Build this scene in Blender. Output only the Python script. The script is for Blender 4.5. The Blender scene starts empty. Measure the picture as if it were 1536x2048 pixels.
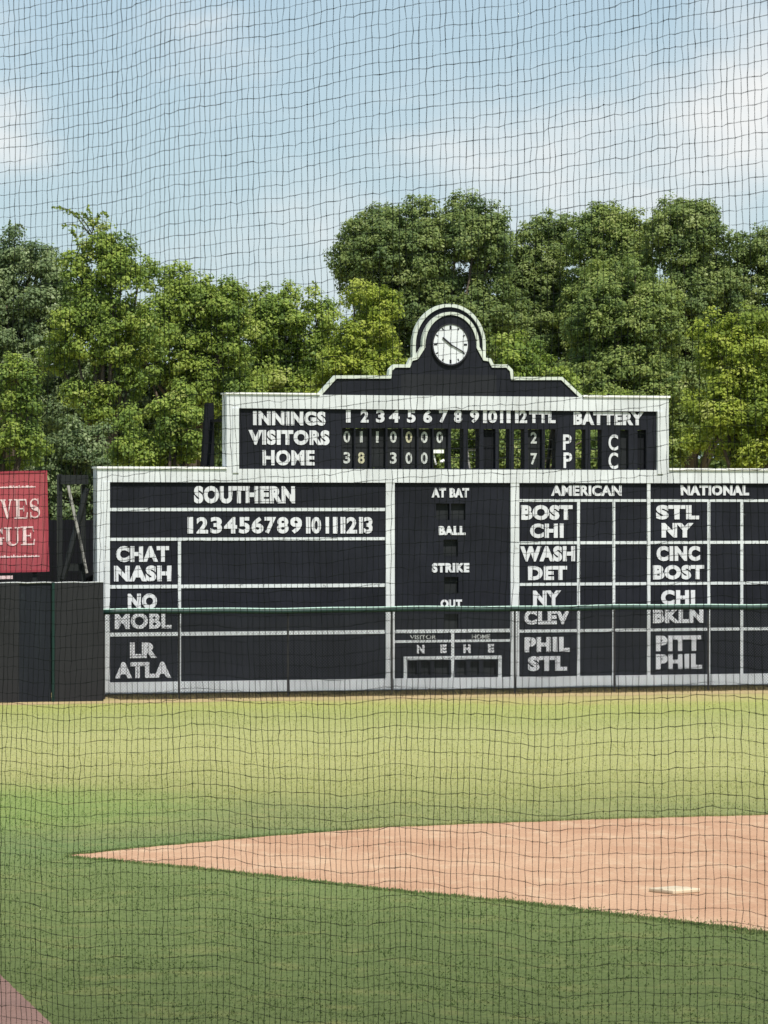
import bpy, bmesh, math, random
import numpy as np
from mathutils import Vector, Matrix

scene = bpy.context.scene
COL = scene.collection
R = math.radians

# ------------------------------------------------------------------ camera
F = 7900.0            # focal length in photograph pixels (1536 x 2048)
HZ = 1013.0           # horizon row
CAM_H = 4.7
cam = bpy.data.cameras.new('camera')
cam.sensor_fit = 'VERTICAL'
cam.sensor_height = 36.0
cam.lens = 36.0 * F / 2048.0
cam.clip_start = 0.5
cam.clip_end = 6000
cam.dof.use_dof = True
cam.dof.focus_distance = 98.0
cam.dof.aperture_fstop = 36.0
camo = bpy.data.objects.new('camera', cam)
camo.location = (0, 0, CAM_H)
camo.rotation_euler = (R(90) - math.atan((1024 - HZ) / F), 0, 0)
COL.objects.link(camo)
scene.camera = camo

# ------------------------------------------------------------------ light
SUN_EL = 58.0
SUN_AZ = Vector((0.42, -0.907)).normalized()          # towards the sun, in plan
sun = bpy.data.lights.new('sun', 'SUN')
sun.energy = 5.0
sun.angle = R(0.5)
sun.color = (1.0, 0.955, 0.89)
suno = bpy.data.objects.new('sun', sun)
d = Vector((SUN_AZ.x * math.cos(R(SUN_EL)), SUN_AZ.y * math.cos(R(SUN_EL)), math.sin(R(SUN_EL))))
suno.rotation_euler = d.to_track_quat('Z', 'Y').to_euler()
suno.location = (20, -30, 60)
COL.objects.link(suno)

scene.view_settings.view_transform = 'Standard'
scene.view_settings.look = 'None'
scene.view_settings.exposure = 0.1
scene.view_settings.gamma = 1.0
scene.view_settings.use_curve_mapping = False

world = bpy.data.worlds.new('World')
scene.world = world
world.use_nodes = True
nt = world.node_tree
nt.nodes.clear()


class NT:
    """tiny node helper"""
    def __init__(s, tree):
        s.t = tree

    def n(s, typ, **kw):
        nd = s.t.nodes.new(typ)
        for k, v in kw.items():
            if k.startswith('i_'):
                key = k[2:]
                key = int(key) if key.isdigit() else key.replace('_', ' ')
                nd.inputs[key].default_value = v
            else:
                setattr(nd, k, v)
        return nd

    def l(s, a, b):
        s.t.links.new(a, b)

    def math(s, op, a, b=None, clamp=False):
        nd = s.t.nodes.new('ShaderNodeMath')
        nd.operation = op
        nd.use_clamp = clamp
        for i, v in enumerate((a, b)):
            if v is None:
                continue
            if isinstance(v, (int, float)):
                nd.inputs[i].default_value = v
            else:
                s.l(v, nd.inputs[i])
        return nd.outputs[0]

    def ramp(s, fac, stops, interp='LINEAR'):
        nd = s.t.nodes.new('ShaderNodeValToRGB')
        cr = nd.color_ramp
        cr.interpolation = interp
        while len(cr.elements) < len(stops):
            cr.elements.new(0.5)
        for e, (p, c) in zip(cr.elements, stops):
            e.position = p
            e.color = (*c, 1) if len(c) == 3 else c
        s.l(fac, nd.inputs[0])
        return nd.outputs[0]

    def mix(s, fac, a, b, blend='MIX'):
        nd = s.t.nodes.new('ShaderNodeMix')
        nd.data_type = 'RGBA'
        nd.blend_type = blend
        for sock, v in ((nd.inputs[0], fac), (nd.inputs[6], a), (nd.inputs[7], b)):
            if isinstance(v, (int, float)):
                sock.default_value = v
            elif isinstance(v, tuple):
                sock.default_value = (*v, 1) if len(v) == 3 else v
            else:
                s.l(v, sock)
        return nd.outputs[2]


def build_sky():
    w = NT(nt)
    out = w.n('ShaderNodeOutputWorld')
    sky = w.n('ShaderNodeTexSky', sky_type='NISHITA', sun_disc=False, sun_elevation=R(SUN_EL),
              sun_rotation=math.atan2(SUN_AZ.x, SUN_AZ.y), altitude=0, air_density=1.0,
              dust_density=0.6, ozone_density=1.6)
    bg = w.n('ShaderNodeBackground', i_Strength=0.105)
    w.l(sky.outputs[0], bg.inputs[0])
    tc = w.n('ShaderNodeTexCoord')
    sep = w.n('ShaderNodeSeparateXYZ')
    w.l(tc.outputs['Generated'], sep.inputs[0])
    # clouds: soft noise over the view direction, with denser banks in chosen directions
    mp = w.n('ShaderNodeMapping')
    mp.inputs['Scale'].default_value = (1.0, 1.0, 1.7)
    mp.inputs['Location'].default_value = (0.31, 0.2, 0.07)
    w.l(tc.outputs['Generated'], mp.inputs[0])
    n1 = w.n('ShaderNodeTexNoise', i_Scale=17.0, i_Detail=7.0, i_Roughness=0.55, i_Distortion=0.4)
    w.l(mp.outputs[0], n1.inputs[0])
    n2 = w.n('ShaderNodeTexNoise', i_Scale=60.0, i_Detail=5.0, i_Roughness=0.6)
    w.l(mp.outputs[0], n2.inputs[0])
    nz = w.math('SUBTRACT', w.math('ADD', w.math('MULTIPLY', n1.outputs[0], 1.1), w.math('MULTIPLY', n2.outputs[0], 0.45)), 0.78)

    def bank(px, py, rad, amp, sx=1.0):
        v = Vector(((px - 768) / F, 1, (HZ - py) / F)).normalized()
        sub = w.n('ShaderNodeVectorMath', operation='SUBTRACT')
        w.l(tc.outputs['Generated'], sub.inputs[0])
        sub.inputs[1].default_value = v
        mu = w.n('ShaderNodeVectorMath', operation='MULTIPLY')
        w.l(sub.outputs[0], mu.inputs[0])
        mu.inputs[1].default_value = (sx, 1, 1)
        ln = w.n('ShaderNodeVectorMath', operation='LENGTH')
        w.l(mu.outputs[0], ln.inputs[0])
        mr = w.n('ShaderNodeMapRange', interpolation_type='SMOOTHSTEP', i_1=0.0, i_2=rad / F, i_3=amp, i_4=0.0)
        w.l(ln.outputs['Value'], mr.inputs[0])
        return mr.outputs[0]
    tot = nz
    for b in ((10, 265, 180, 0.60, 0.9), (0, 60, 180, 0.45, 1), (1580, 110, 360, 0.74, 1.0), (1330, 290, 330, 0.22, 0.7),
              (1500, 330, 260, 0.3, 0.8), (420, 130, 230, 0.33, 0.8), (1000, 250, 330, 0.12, 0.8), (560, 580, 420, 0.34, 0.5),
              (1080, 420, 420, 0.30, 0.5)):
        tot = w.math('ADD', tot, bank(*b))
    mask = w.n('ShaderNodeMapRange', interpolation_type='SMOOTHSTEP', i_1=0.10, i_2=1.10, i_3=0.0, i_4=0.88)
    w.l(tot, mask.inputs[0])
    cl = w.n('ShaderNodeBackground', i_Strength=0.93)
    cl.inputs[0].default_value = (1.0, 0.985, 0.96, 1)
    # a thin even veil of summer haze over the blue, near the horizon
    veil = w.n('ShaderNodeMapRange', i_1=0.0, i_2=0.16, i_3=0.78, i_4=0.50)
    w.l(sep.outputs[2], veil.inputs[0])
    hz = w.n('ShaderNodeBackground', i_Strength=1.0)
    hz.inputs[0].default_value = (0.52, 0.67, 0.755, 1)
    m0 = w.n('ShaderNodeMixShader')
    w.l(veil.outputs[0], m0.inputs[0]); w.l(bg.outputs[0], m0.inputs[1]); w.l(hz.outputs[0], m0.inputs[2])
    m1 = w.n('ShaderNodeMixShader')
    w.l(mask.outputs[0], m1.inputs[0]); w.l(m0.outputs[0], m1.inputs[1]); w.l(cl.outputs[0], m1.inputs[2])
    w.l(m1.outputs[0], out.inputs[0])


build_sky()

# ------------------------------------------------------------------ helpers


def tag(o, label=None, cat=None, group=None, kind=None):
    if label: o['label'] = label
    if cat: o['category'] = cat
    if group: o['group'] = group
    if kind: o['kind'] = kind
    return o


def empty(name, loc=(0, 0, 0), rz=0.0):
    o = bpy.data.objects.new(name, None)
    o.empty_display_size = 0.3
    o.location = loc
    o.rotation_euler = (0, 0, rz)
    COL.objects.link(o)
    return o


class MB:
    """collects boxes, prisms, tubes; build() links them as one mesh object"""
    def __init__(s):
        s.v = []; s.f = []; s.log = []

    def add(s, vs, fs):
        b = len(s.v)
        s.log.append((vs, fs))
        s.v.extend([tuple(p) for p in vs])
        s.f.extend([tuple(i + b for i in f) for f in fs])

    def box(s, x0, x1, y0, y1, z0, z1):
        s.add([(x0, y0, z0), (x1, y0, z0), (x1, y1, z0), (x0, y1, z0),
               (x0, y0, z1), (x1, y0, z1), (x1, y1, z1), (x0, y1, z1)],
              [(0, 3, 2, 1), (4, 5, 6, 7), (0, 1, 5, 4), (1, 2, 6, 5), (2, 3, 7, 6), (3, 0, 4, 7)])

    def tube(s, pts, rad, n=8, caps=True):
        pts = [Vector(p) for p in pts]
        if isinstance(rad, (int, float)):
            rad = [rad] * len(pts)
        vs = []; fs = []
        for i, p in enumerate(pts):
            a = pts[max(i - 1, 0)]; b = pts[min(i + 1, len(pts) - 1)]
            t = (b - a).normalized()
            u = t.orthogonal().normalized() if abs(t.z) > 0.9 else t.cross(Vector((0, 0, 1))).normalized()
            w = t.cross(u)
            for k in range(n):
                an = 2 * math.pi * k / n
                vs.append(p + (u * math.cos(an) + w * math.sin(an)) * rad[i])
        for i in range(len(pts) - 1):
            for k in range(n):
                k2 = (k + 1) % n
                fs.append((i * n + k, i * n + k2, (i + 1) * n + k2, (i + 1) * n + k))
        if caps:
            fs.append(tuple(range(n - 1, -1, -1)))
            fs.append(tuple(range((len(pts) - 1) * n, len(pts) * n)))
        s.add(vs, fs)

    def prism(s, poly, y0, y1):
        """poly: list of (x, z); extruded in y"""
        n = len(poly)
        vs = [(x, y0, z) for x, z in poly] + [(x, y1, z) for x, z in poly]
        fs = [tuple(range(n)), tuple(range(2 * n - 1, n - 1, -1))]
        for i in range(n):
            j = (i + 1) % n
            fs.append((i, i + n, j + n, j))
        s.add(vs, fs)

    def strip(s, path, half, y0, y1, closed=False):
        """a band of constant width along an (x, z) path, extruded in y"""
        P = [Vector(p) for p in path]
        n = len(P)
        L = []; Rr = []
        for i in range(n):
            if closed:
                a = P[(i - 1) % n]; c = P[(i + 1) % n]
            else:
                a = P[max(i - 1, 0)]; c = P[min(i + 1, n - 1)]
            d1 = (P[i] - a); d2 = (c - P[i])
            d1 = d1.normalized() if d1.length > 1e-9 else d2.normalized()
            d2 = d2.normalized() if d2.length > 1e-9 else d1
            t = (d1 + d2).normalized()
            nn = Vector((-t.y, t.x))
            k = half / max(0.45, nn.dot(Vector((-d1.y, d1.x))))
            L.append(P[i] + nn * k); Rr.append(P[i] - nn * k)
        m = n if closed else n - 1
        for i in range(m):
            j = (i + 1) % n
            q = [L[i], L[j], Rr[j], Rr[i]]
            vs = [(p.x, y0, p.y) for p in q] + [(p.x, y1, p.y) for p in q]
            fs = [(0, 1, 2, 3), (7, 6, 5, 4), (0, 4, 5, 1), (2, 6, 7, 3)]
            if not closed and i == 0: fs.append((3, 7, 4, 0))
            if not closed and i == m - 1: fs.append((1, 5, 6, 2))
            s.add(vs, fs)

    def build_each(s, name, mat, parent=None):
        """every piece added becomes an object of its own"""
        r = []
        for vs, fs in s.log:
            m = MB(); m.add(vs, fs); r.append(m.build(name, mat, parent))
        return r

    def build(s, name, mat, parent=None, smooth=False):
        me = bpy.data.meshes.new(name)
        me.from_pydata(s.v, [], s.f)
        me.update()
        if smooth:
            me.polygons.foreach_set('use_smooth', [True] * len(me.polygons))
        import bmesh
        if len(s.f) < 20000:
            bm = bmesh.new(); bm.from_mesh(me)
            bmesh.ops.recalc_face_normals(bm, faces=bm.faces)
            bm.to_mesh(me); bm.free()
        if mat: me.materials.append(mat)
        o = bpy.data.objects.new(name, me)
        COL.objects.link(o)
        if parent: o.parent = parent
        return o


def new_mat(name):
    m = bpy.data.materials.new(name)
    m.use_nodes = True
    m.node_tree.nodes.clear()
    w = NT(m.node_tree)
    out = w.n('ShaderNodeOutputMaterial')
    b = w.n('ShaderNodeBsdfPrincipled')
    w.l(b.outputs[0], out.inputs[0])
    return m, w, b, out


def paint(name, col, worn=None, amount=0.35, scale=6.0, rough=0.6, streak=0.0, spec=0.3, var=0.06, flake=0.62):
    """painted board: base colour, slow fading, flaking patches down to another colour, rain streaks"""
    m, w, b, out = new_mat(name)
    tc = w.n('ShaderNodeTexCoord')
    co = tc.outputs['Object']
    n1 = w.n('ShaderNodeTexNoise', i_Scale=0.9, i_Detail=4.0, i_Roughness=0.6); w.l(co, n1.inputs[0])
    dark = tuple(c * (1 - var * 2.2) for c in col)
    light = tuple(min(1, c * (1 + var * 2.2)) for c in col)
    base = w.ramp(n1.outputs[0], [(0.3, dark), (0.7, light)])
    if streak:
        mp = w.n('ShaderNodeMapping'); mp.inputs['Scale'].default_value = (7.0, 7.0, 0.35); w.l(co, mp.inputs[0])
        n3 = w.n('ShaderNodeTexNoise', i_Scale=1.0, i_Detail=4.0, i_Roughness=0.65); w.l(mp.outputs[0], n3.inputs[0])
        f = w.n('ShaderNodeMapRange', i_1=0.5, i_2=0.8, i_3=0.0, i_4=streak); w.l(n3.outputs[0], f.inputs[0])
        base = w.mix(f.outputs[0], base, worn or dark)
    if worn:
        n2 = w.n('ShaderNodeTexNoise', i_Scale=scale, i_Detail=8.0, i_Roughness=0.7, i_Distortion=0.6); w.l(co, n2.inputs[0])
        f = w.n('ShaderNodeMapRange', i_1=flake, i_2=flake + 0.07, i_3=0.0, i_4=amount); w.l(n2.outputs[0], f.inputs[0])
        base = w.mix(f.outputs[0], base, worn)
    w.l(base, b.inputs['Base Color'])
    b.inputs['Roughness'].default_value = rough
    b.inputs['Specular IOR Level'].default_value = spec
    bp = w.n('ShaderNodeBump', i_Strength=0.25, i_Distance=0.01)
    n4 = w.n('ShaderNodeTexNoise', i_Scale=14.0, i_Detail=4.0); w.l(co, n4.inputs[0])
    w.l(n4.outputs[0], bp.inputs['Height']); w.l(bp.outputs[0], b.inputs['Normal'])
    return m


M = {}
M['white'] = paint('weathered white paint', (0.60, 0.625, 0.635), worn=(0.26, 0.25, 0.24), amount=0.6, scale=5.0, streak=0.34)
M['letter'] = paint('worn white lettering paint', (0.60, 0.61, 0.635), worn=(0.09, 0.09, 0.10), amount=0.8, scale=9.0, flake=0.61)
M['line'] = paint('white line paint', (0.58, 0.61, 0.62), worn=(0.12, 0.12, 0.12), amount=0.75, scale=8.0, flake=0.57)
M['cap'] = paint('white metal cap', (0.84, 0.84, 0.82), worn=(0.5, 0.5, 0.47), amount=0.4, scale=3.0, rough=0.35)
M['black'] = paint('faded black board paint', (0.0125, 0.0138, 0.0195), var=0.14, rough=0.75, spec=0.14, streak=0.5, worn=(0.022, 0.023, 0.028), amount=0.4, scale=2.5)
M['patch'] = paint('repainted black patch', (0.019, 0.020, 0.024), var=0.1, rough=0.7, spec=0.14, streak=0.2)
M['slot'] = paint('dark slot lining', (0.011, 0.012, 0.015), var=0.1, rough=0.85, spec=0.1)
M['plate'] = paint('charcoal number plate', (0.018, 0.02, 0.022), var=0.15, rough=0.7, spec=0.15)
M['digit'] = paint('pale digit paint', (0.50, 0.52, 0.50), worn=(0.1, 0.1, 0.1), amount=0.8, scale=12.0, flake=0.56)
M['rim'] = paint('greenish white rim paint', (0.55, 0.59, 0.52), worn=(0.3, 0.32, 0.25), amount=0.5, scale=6.0)
M['clockface'] = paint('clock dial enamel', (0.66, 0.68, 0.70), worn=(0.34, 0.36, 0.38), amount=0.6, scale=5.0, rough=0.35)
M['clockmark'] = paint('clock hand black', (0.02, 0.02, 0.025))
M['fence'] = paint('charcoal fence padding', (0.0185, 0.0185, 0.0205), worn=(0.036, 0.037, 0.04), amount=0.35, streak=0.3, rough=0.6, spec=0.2, scale=1.6)
M['fencenavy'] = paint('navy black fence padding', (0.0095, 0.0115, 0.0165), worn=(0.04, 0.05, 0.055), amount=0.2, streak=0.2, rough=0.6, spec=0.2)
M['capline'] = paint('pale fence cap', (0.42, 0.43, 0.43), worn=(0.2, 0.2, 0.2), amount=0.5)
M['railshine'] = paint('pale green rail highlight', (0.40, 0.55, 0.49), worn=(0.2, 0.3, 0.27), amount=0.5)
M['greenpad'] = paint('dark green vinyl', (0.006, 0.028, 0.022), worn=(0.012, 0.018, 0.018), amount=0.4, rough=0.5, spec=0.35)
M['greenwire'] = paint('dull grey wire', (0.028, 0.032, 0.033), rough=0.6, spec=0.2)
M['post'] = paint('dark steel post', (0.05, 0.045, 0.045), worn=(0.1, 0.06, 0.04), amount=0.5, rough=0.5)
M['red'] = paint('faded red sign paint', (0.35, 0.062, 0.074), worn=(0.27, 0.12, 0.12), amount=0.45, scale=2.4, streak=0.5, rough=0.55, var=0.08)
M['redletter'] = paint('chalky sign lettering', (0.74, 0.55, 0.53), worn=(0.42, 0.1, 0.12), amount=0.8, scale=9.0, flake=0.57)
M['redmould'] = paint('sign edge red', (0.30, 0.04, 0.055), worn=(0.2, 0.1, 0.08), amount=0.4)
M['silver'] = paint('weathered pale timber', (0.34, 0.33, 0.30), worn=(0.05, 0.05, 0.045), amount=0.9, scale=3.2, flake=0.5)
M['darkwood'] = paint('dark stained timber', (0.011, 0.013, 0.013), worn=(0.035, 0.035, 0.032), amount=0.35, scale=3.0)
M['bark'] = paint('bark', (0.09, 0.07, 0.05), worn=(0.04, 0.033, 0.026), amount=0.8, scale=3.0, rough=0.9)
M['base'] = paint('canvas base', (0.56, 0.46, 0.32), worn=(0.46, 0.31, 0.20), amount=0.8, scale=5.0)
M['net'] = paint('dark netting cord', (0.013, 0.015, 0.013), rough=0.9, spec=0.04)

# ------------------------------------------------------------------ ground


def gy(py):                     # depth of a ground point seen at row py
    return CAM_H * F / (py - HZ)


def gpt(px, py, z=0.0):
    y = (CAM_H - z) * F / (py - HZ)
    return ((px - 768) / F * y, y, z)


def ground_material(blades=False):
    m, w, b, out = new_mat('turf blades' if blades else 'mown turf')
    geo = w.n('ShaderNodeNewGeometry')
    sep = w.n('ShaderNodeSeparateXYZ'); w.l(geo.outputs['Position'], sep.inputs[0])
    P = geo.outputs['Position']
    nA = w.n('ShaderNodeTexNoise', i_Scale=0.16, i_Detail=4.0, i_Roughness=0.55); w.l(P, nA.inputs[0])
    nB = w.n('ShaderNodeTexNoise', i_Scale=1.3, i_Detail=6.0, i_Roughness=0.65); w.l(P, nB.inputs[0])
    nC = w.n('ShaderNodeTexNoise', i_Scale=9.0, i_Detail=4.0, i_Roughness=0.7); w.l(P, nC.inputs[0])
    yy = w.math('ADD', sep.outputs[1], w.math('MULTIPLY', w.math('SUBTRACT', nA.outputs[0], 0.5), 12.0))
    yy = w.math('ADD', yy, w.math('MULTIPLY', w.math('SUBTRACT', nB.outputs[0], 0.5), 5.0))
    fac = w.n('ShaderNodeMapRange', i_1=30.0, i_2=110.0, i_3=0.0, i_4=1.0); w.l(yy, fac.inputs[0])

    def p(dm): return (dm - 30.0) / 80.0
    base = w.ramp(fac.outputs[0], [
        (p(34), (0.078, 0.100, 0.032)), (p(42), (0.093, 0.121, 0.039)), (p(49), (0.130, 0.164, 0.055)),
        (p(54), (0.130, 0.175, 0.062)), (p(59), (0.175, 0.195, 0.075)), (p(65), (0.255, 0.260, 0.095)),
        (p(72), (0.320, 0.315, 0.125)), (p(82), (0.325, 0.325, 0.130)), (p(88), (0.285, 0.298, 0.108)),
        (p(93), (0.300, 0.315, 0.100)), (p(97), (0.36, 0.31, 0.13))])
    # a lusher patch of turf to the left of the skinned infield
    vx = w.math('DIVIDE', w.math('SUBTRACT', sep.outputs[0], -7.2), 4.6)
    vy = w.math('DIVIDE', w.math('SUBTRACT', sep.outputs[1], 61.5), 5.5)
    r2 = w.math('ADD', w.math('MULTIPLY', vx, vx), w.math('MULTIPLY', vy, vy))
    lush = w.n('ShaderNodeMapRange', interpolation_type='SMOOTHSTEP', i_1=0.0, i_2=1.5, i_3=0.5, i_4=0.0); w.l(r2, lush.inputs[0])
    base = w.mix(lush.outputs[0], base, (0.150, 0.245, 0.055))
    # dry and thin patches, blade grain
    dry = w.n('ShaderNodeMapRange', i_1=0.52, i_2=0.75, i_3=0.0, i_4=0.45); w.l(nB.outputs[0], dry.inputs[0])
    base = w.mix(dry.outputs[0], base, w.mix(0.5, base, (0.34, 0.27, 0.11)))
    grain = w.n('ShaderNodeMapRange', i_1=0.3, i_2=0.7, i_3=0.78, i_4=1.2); w.l(nC.outputs[0], grain.inputs[0])
    hsv = w.n('ShaderNodeHueSaturation'); w.l(base, hsv.inputs['Color']); w.l(grain.outputs[0], hsv.inputs['Value'])
    if blades:
        at = w.n('ShaderNodeAttribute', attribute_name='tint')
        hs2 = w.n('ShaderNodeHueSaturation'); w.l(hsv.outputs[0], hs2.inputs['Color'])
        vr = w.n('ShaderNodeMapRange', i_1=0.0, i_2=1.0, i_3=1.45, i_4=2.1); w.l(at.outputs['Fac'], vr.inputs[0])
        w.l(vr.outputs[0], hs2.inputs['Value'])
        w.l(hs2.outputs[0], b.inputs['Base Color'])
        b.inputs['Roughness'].default_value = 0.7
        tr = w.n('ShaderNodeBsdfTranslucent'); w.l(hs2.outputs[0], tr.inputs[0])
        mx = w.n('ShaderNodeMixShader', i_0=0.6)
        w.l(b.outputs[0], mx.inputs[1]); w.l(tr.outputs[0], mx.inputs[2]); w.l(mx.outputs[0], out.inputs[0])
        return m
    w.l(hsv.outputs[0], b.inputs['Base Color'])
    b.inputs['Roughness'].default_value = 0.9
    b.inputs['Specular IOR Level'].default_value = 0.1
    bp = w.n('ShaderNodeBump', i_Strength=0.5, i_Distance=0.03); w.l(nC.outputs[0], bp.inputs['Height'])
    w.l(bp.outputs[0], b.inputs['Normal'])
    return m


def dirt_material(name, c1, c2, c3):
    m, w, b, out = new_mat(name)
    geo = w.n('ShaderNodeNewGeometry'); P = geo.outputs['Position']
    nA = w.n('ShaderNodeTexNoise', i_Scale=0.30, i_Detail=6.0, i_Roughness=0.68); w.l(P, nA.inputs[0])
    mp = w.n('ShaderNodeMapping'); mp.inputs['Scale'].default_value = (1.0, 0.45, 1.0); mp.inputs['Rotation'].default_value = (0, 0, 0.5); w.l(P, mp.inputs[0])
    nB = w.n('ShaderNodeTexNoise', i_Scale=2.2, i_Detail=7.0, i_Roughness=0.7); w.l(mp.outputs[0], nB.inputs[0])
    nC = w.n('ShaderNodeTexNoise', i_Scale=22.0, i_Detail=3.0, i_Roughness=0.7); w.l(P, nC.inputs[0])
    base = w.ramp(nA.outputs[0], [(0.35, c1), (0.65, c2)])
    f = w.n('ShaderNodeMapRange', i_1=0.5, i_2=0.72, i_3=0.0, i_4=0.75); w.l(nB.outputs[0], f.inputs[0])
    base = w.mix(f.outputs[0], base, c3)
    nD = w.n('ShaderNodeTexNoise', i_Scale=1.1, i_Detail=5.0, i_Roughness=0.65); w.l(P, nD.inputs[0])
    sc = w.n('ShaderNodeMapRange', i_1=0.58, i_2=0.72, i_3=0.0, i_4=0.28); w.l(nD.outputs[0], sc.inputs[0])
    base = w.mix(sc.outputs[0], base, tuple(c * 0.62 for c in c1))
    grain = w.n('ShaderNodeMapRange', i_1=0.3, i_2=0.7, i_3=0.80, i_4=1.16); w.l(nC.outputs[0], grain.inputs[0])
    hsv = w.n('ShaderNodeHueSaturation'); w.l(base, hsv.inputs['Color']); w.l(grain.outputs[0], hsv.inputs['Value'])
    w.l(hsv.outputs[0], b.inputs['Base Color'])
    b.inputs['Roughness'].default_value = 0.95
    b.inputs['Specular IOR Level'].default_value = 0.08
    bp = w.n('ShaderNodeBump', i_Strength=0.4, i_Distance=0.02); w.l(nC.outputs[0], bp.inputs['Height'])
    w.l(bp.outputs[0], b.inputs['Normal'])
    return m


def sheet(name, pts, z, mat):
    me = bpy.data.meshes.new(name)
    from mathutils.geometry import tessellate_polygon
    tris = tessellate_polygon([[Vector((x, y, 0)) for x, y in pts]])
    me.from_pydata([(x, y, z) for x, y in pts], [], [tuple(t) for t in tris])
    me.update()
    bm_ = bmesh.new(); bm_.from_mesh(me)
    bmesh.ops.recalc_face_normals(bm_, faces=bm_.faces)
    for f in bm_.faces:
        if f.normal.z < 0: f.normal_flip()
    bm_.to_mesh(me); bm_.free()
    me.materials.append(mat)
    o = bpy.data.objects.new(name, me)
    COL.objects.link(o)
    tag(o, kind='structure')
    return o


rng = random.Random(5)


def ragged(pts, step=0.25, amp=0.05):
    """resample a polyline and jitter it a little, so the turf edge is not a ruled line"""
    out = []
    for a, b in zip(pts[:-1], pts[1:]):
        a = Vector(a); b = Vector(b)
        n = max(1, int((b - a).length / step))
        for i in range(n):
            p = a.lerp(b, i / n)
            out.append((p.x, p.y + rng.uniform(-amp, amp)))
    out.append(tuple(pts[-1]))
    return out


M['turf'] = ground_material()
M['clay'] = dirt_material('raked infield clay', (0.41, 0.235, 0.144), (0.49, 0.308, 0.196), (0.57, 0.415, 0.275))
M['clay2'] = dirt_material('darker clay of the base path', (0.185, 0.110, 0.088), (0.22, 0.135, 0.112), (0.16, 0.10, 0.085))  # darker clay colours than the infield sheet
M['track'] = dirt_material('sandy warning track', (0.42, 0.31, 0.17), (0.36, 0.29, 0.14), (0.30, 0.27, 0.11))
M['soilshade'] = dirt_material('shade-darkened soil', (0.075, 0.055, 0.035), (0.11, 0.085, 0.045), (0.06, 0.05, 0.03))

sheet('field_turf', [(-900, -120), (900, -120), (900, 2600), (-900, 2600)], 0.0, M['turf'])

apex = gpt(128, 1712)
top_edge = [gpt(x, y)[:2] for x, y in ((128, 1712), (300, 1694), (520, 1674), (768, 1655), (1000, 1646), (1230, 1638), (1536, 1630), (1760, 1629))]
low_edge = [gpt(x, y)[:2] for x, y in ((1900, 1925), (1536, 1866), (1400, 1850), (1200, 1826), (1000, 1802), (768, 1780), (450, 1743), (128, 1713))]
far = [(18.0, 62.0), (26.0, 56.0), (26.0, 40.0), (14.0, 33.5), (8.0, 37.0)]
sheet('infield_dirt', ragged(top_edge, 0.3, 0.035) + far + ragged(low_edge, 0.07, 0.11), 0.004, M['clay'])

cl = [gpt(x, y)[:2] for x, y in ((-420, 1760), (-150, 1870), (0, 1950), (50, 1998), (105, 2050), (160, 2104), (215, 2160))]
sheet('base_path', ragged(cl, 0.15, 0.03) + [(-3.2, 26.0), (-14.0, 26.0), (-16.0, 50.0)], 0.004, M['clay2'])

# ------------------------------------------------------------------ scoreboard frame of reference
ANG = R(17.5)
TX, TY = math.cos(ANG), math.sin(ANG)
A = Vector((-576 / F * 97.5, 97.5, 0))


def sb(px, py, off=0.0):
    """photo pixel -> (s, z) on the board plane that stands 'off' metres in front of the panel face"""
    dx = (px - 768) / F
    dz = (HZ - py) / F
    nx, ny = -TY, TX                               # into the board
    # ray (dx,1,dz)*t ; (P-A).n = -off
    t = (A.x * nx + A.y * ny - off) / (dx * nx + ny)
    P = Vector((dx * t, t, CAM_H + dz * t))
    s = (P.x - A.x) * TX + (P.y - A.y) * TY
    return s, P.z


def bw(s, yloc, z=0.0):
    """board-local -> world"""
    return (A.x + s * TX - yloc * TY, A.y + s * TY + yloc * TX, z)


# warning track follows the wall line, shade-darkened soil right under it with the foot shadow in its colour
def along(s0, s1, o0, o1):
    return [bw(s0, -o0)[:2], bw(s1, -o0)[:2]], [bw(s1, -o1)[:2], bw(s0, -o1)[:2]]


a_, b_ = along(-40, 45, -3.0, 3.3)
sheet('warning_track', a_ + ragged(b_, 0.3, 0.12), 0.005, M['track'])
a_, b_ = along(0.2, 45, -2.9, 1.75)
sheet('soil_shade_strip', a_ + ragged(b_, 0.2, 0.14), 0.009, M['soilshade'])

# ------------------------------------------------------------------ lettering


def text_polys(txt, bold=0.022):
    cu = bpy.data.curves.new('lettering', 'FONT')
    cu.body = txt
    cu.size = 1.0
    cu.offset = bold
    cu.space_character = 1.0 + max(0.0, bold - 0.03) * 4.0
    cu.resolution_u = 4
    cu.extrude = 0.5
    o = bpy.data.objects.new('lettering', cu)
    COL.objects.link(o)
    dg = bpy.context.evaluated_depsgraph_get()
    me = bpy.data.meshes.new_from_object(o.evaluated_get(dg))
    bpy.data.objects.remove(o)
    bpy.data.curves.remove(cu)
    return me


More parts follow.
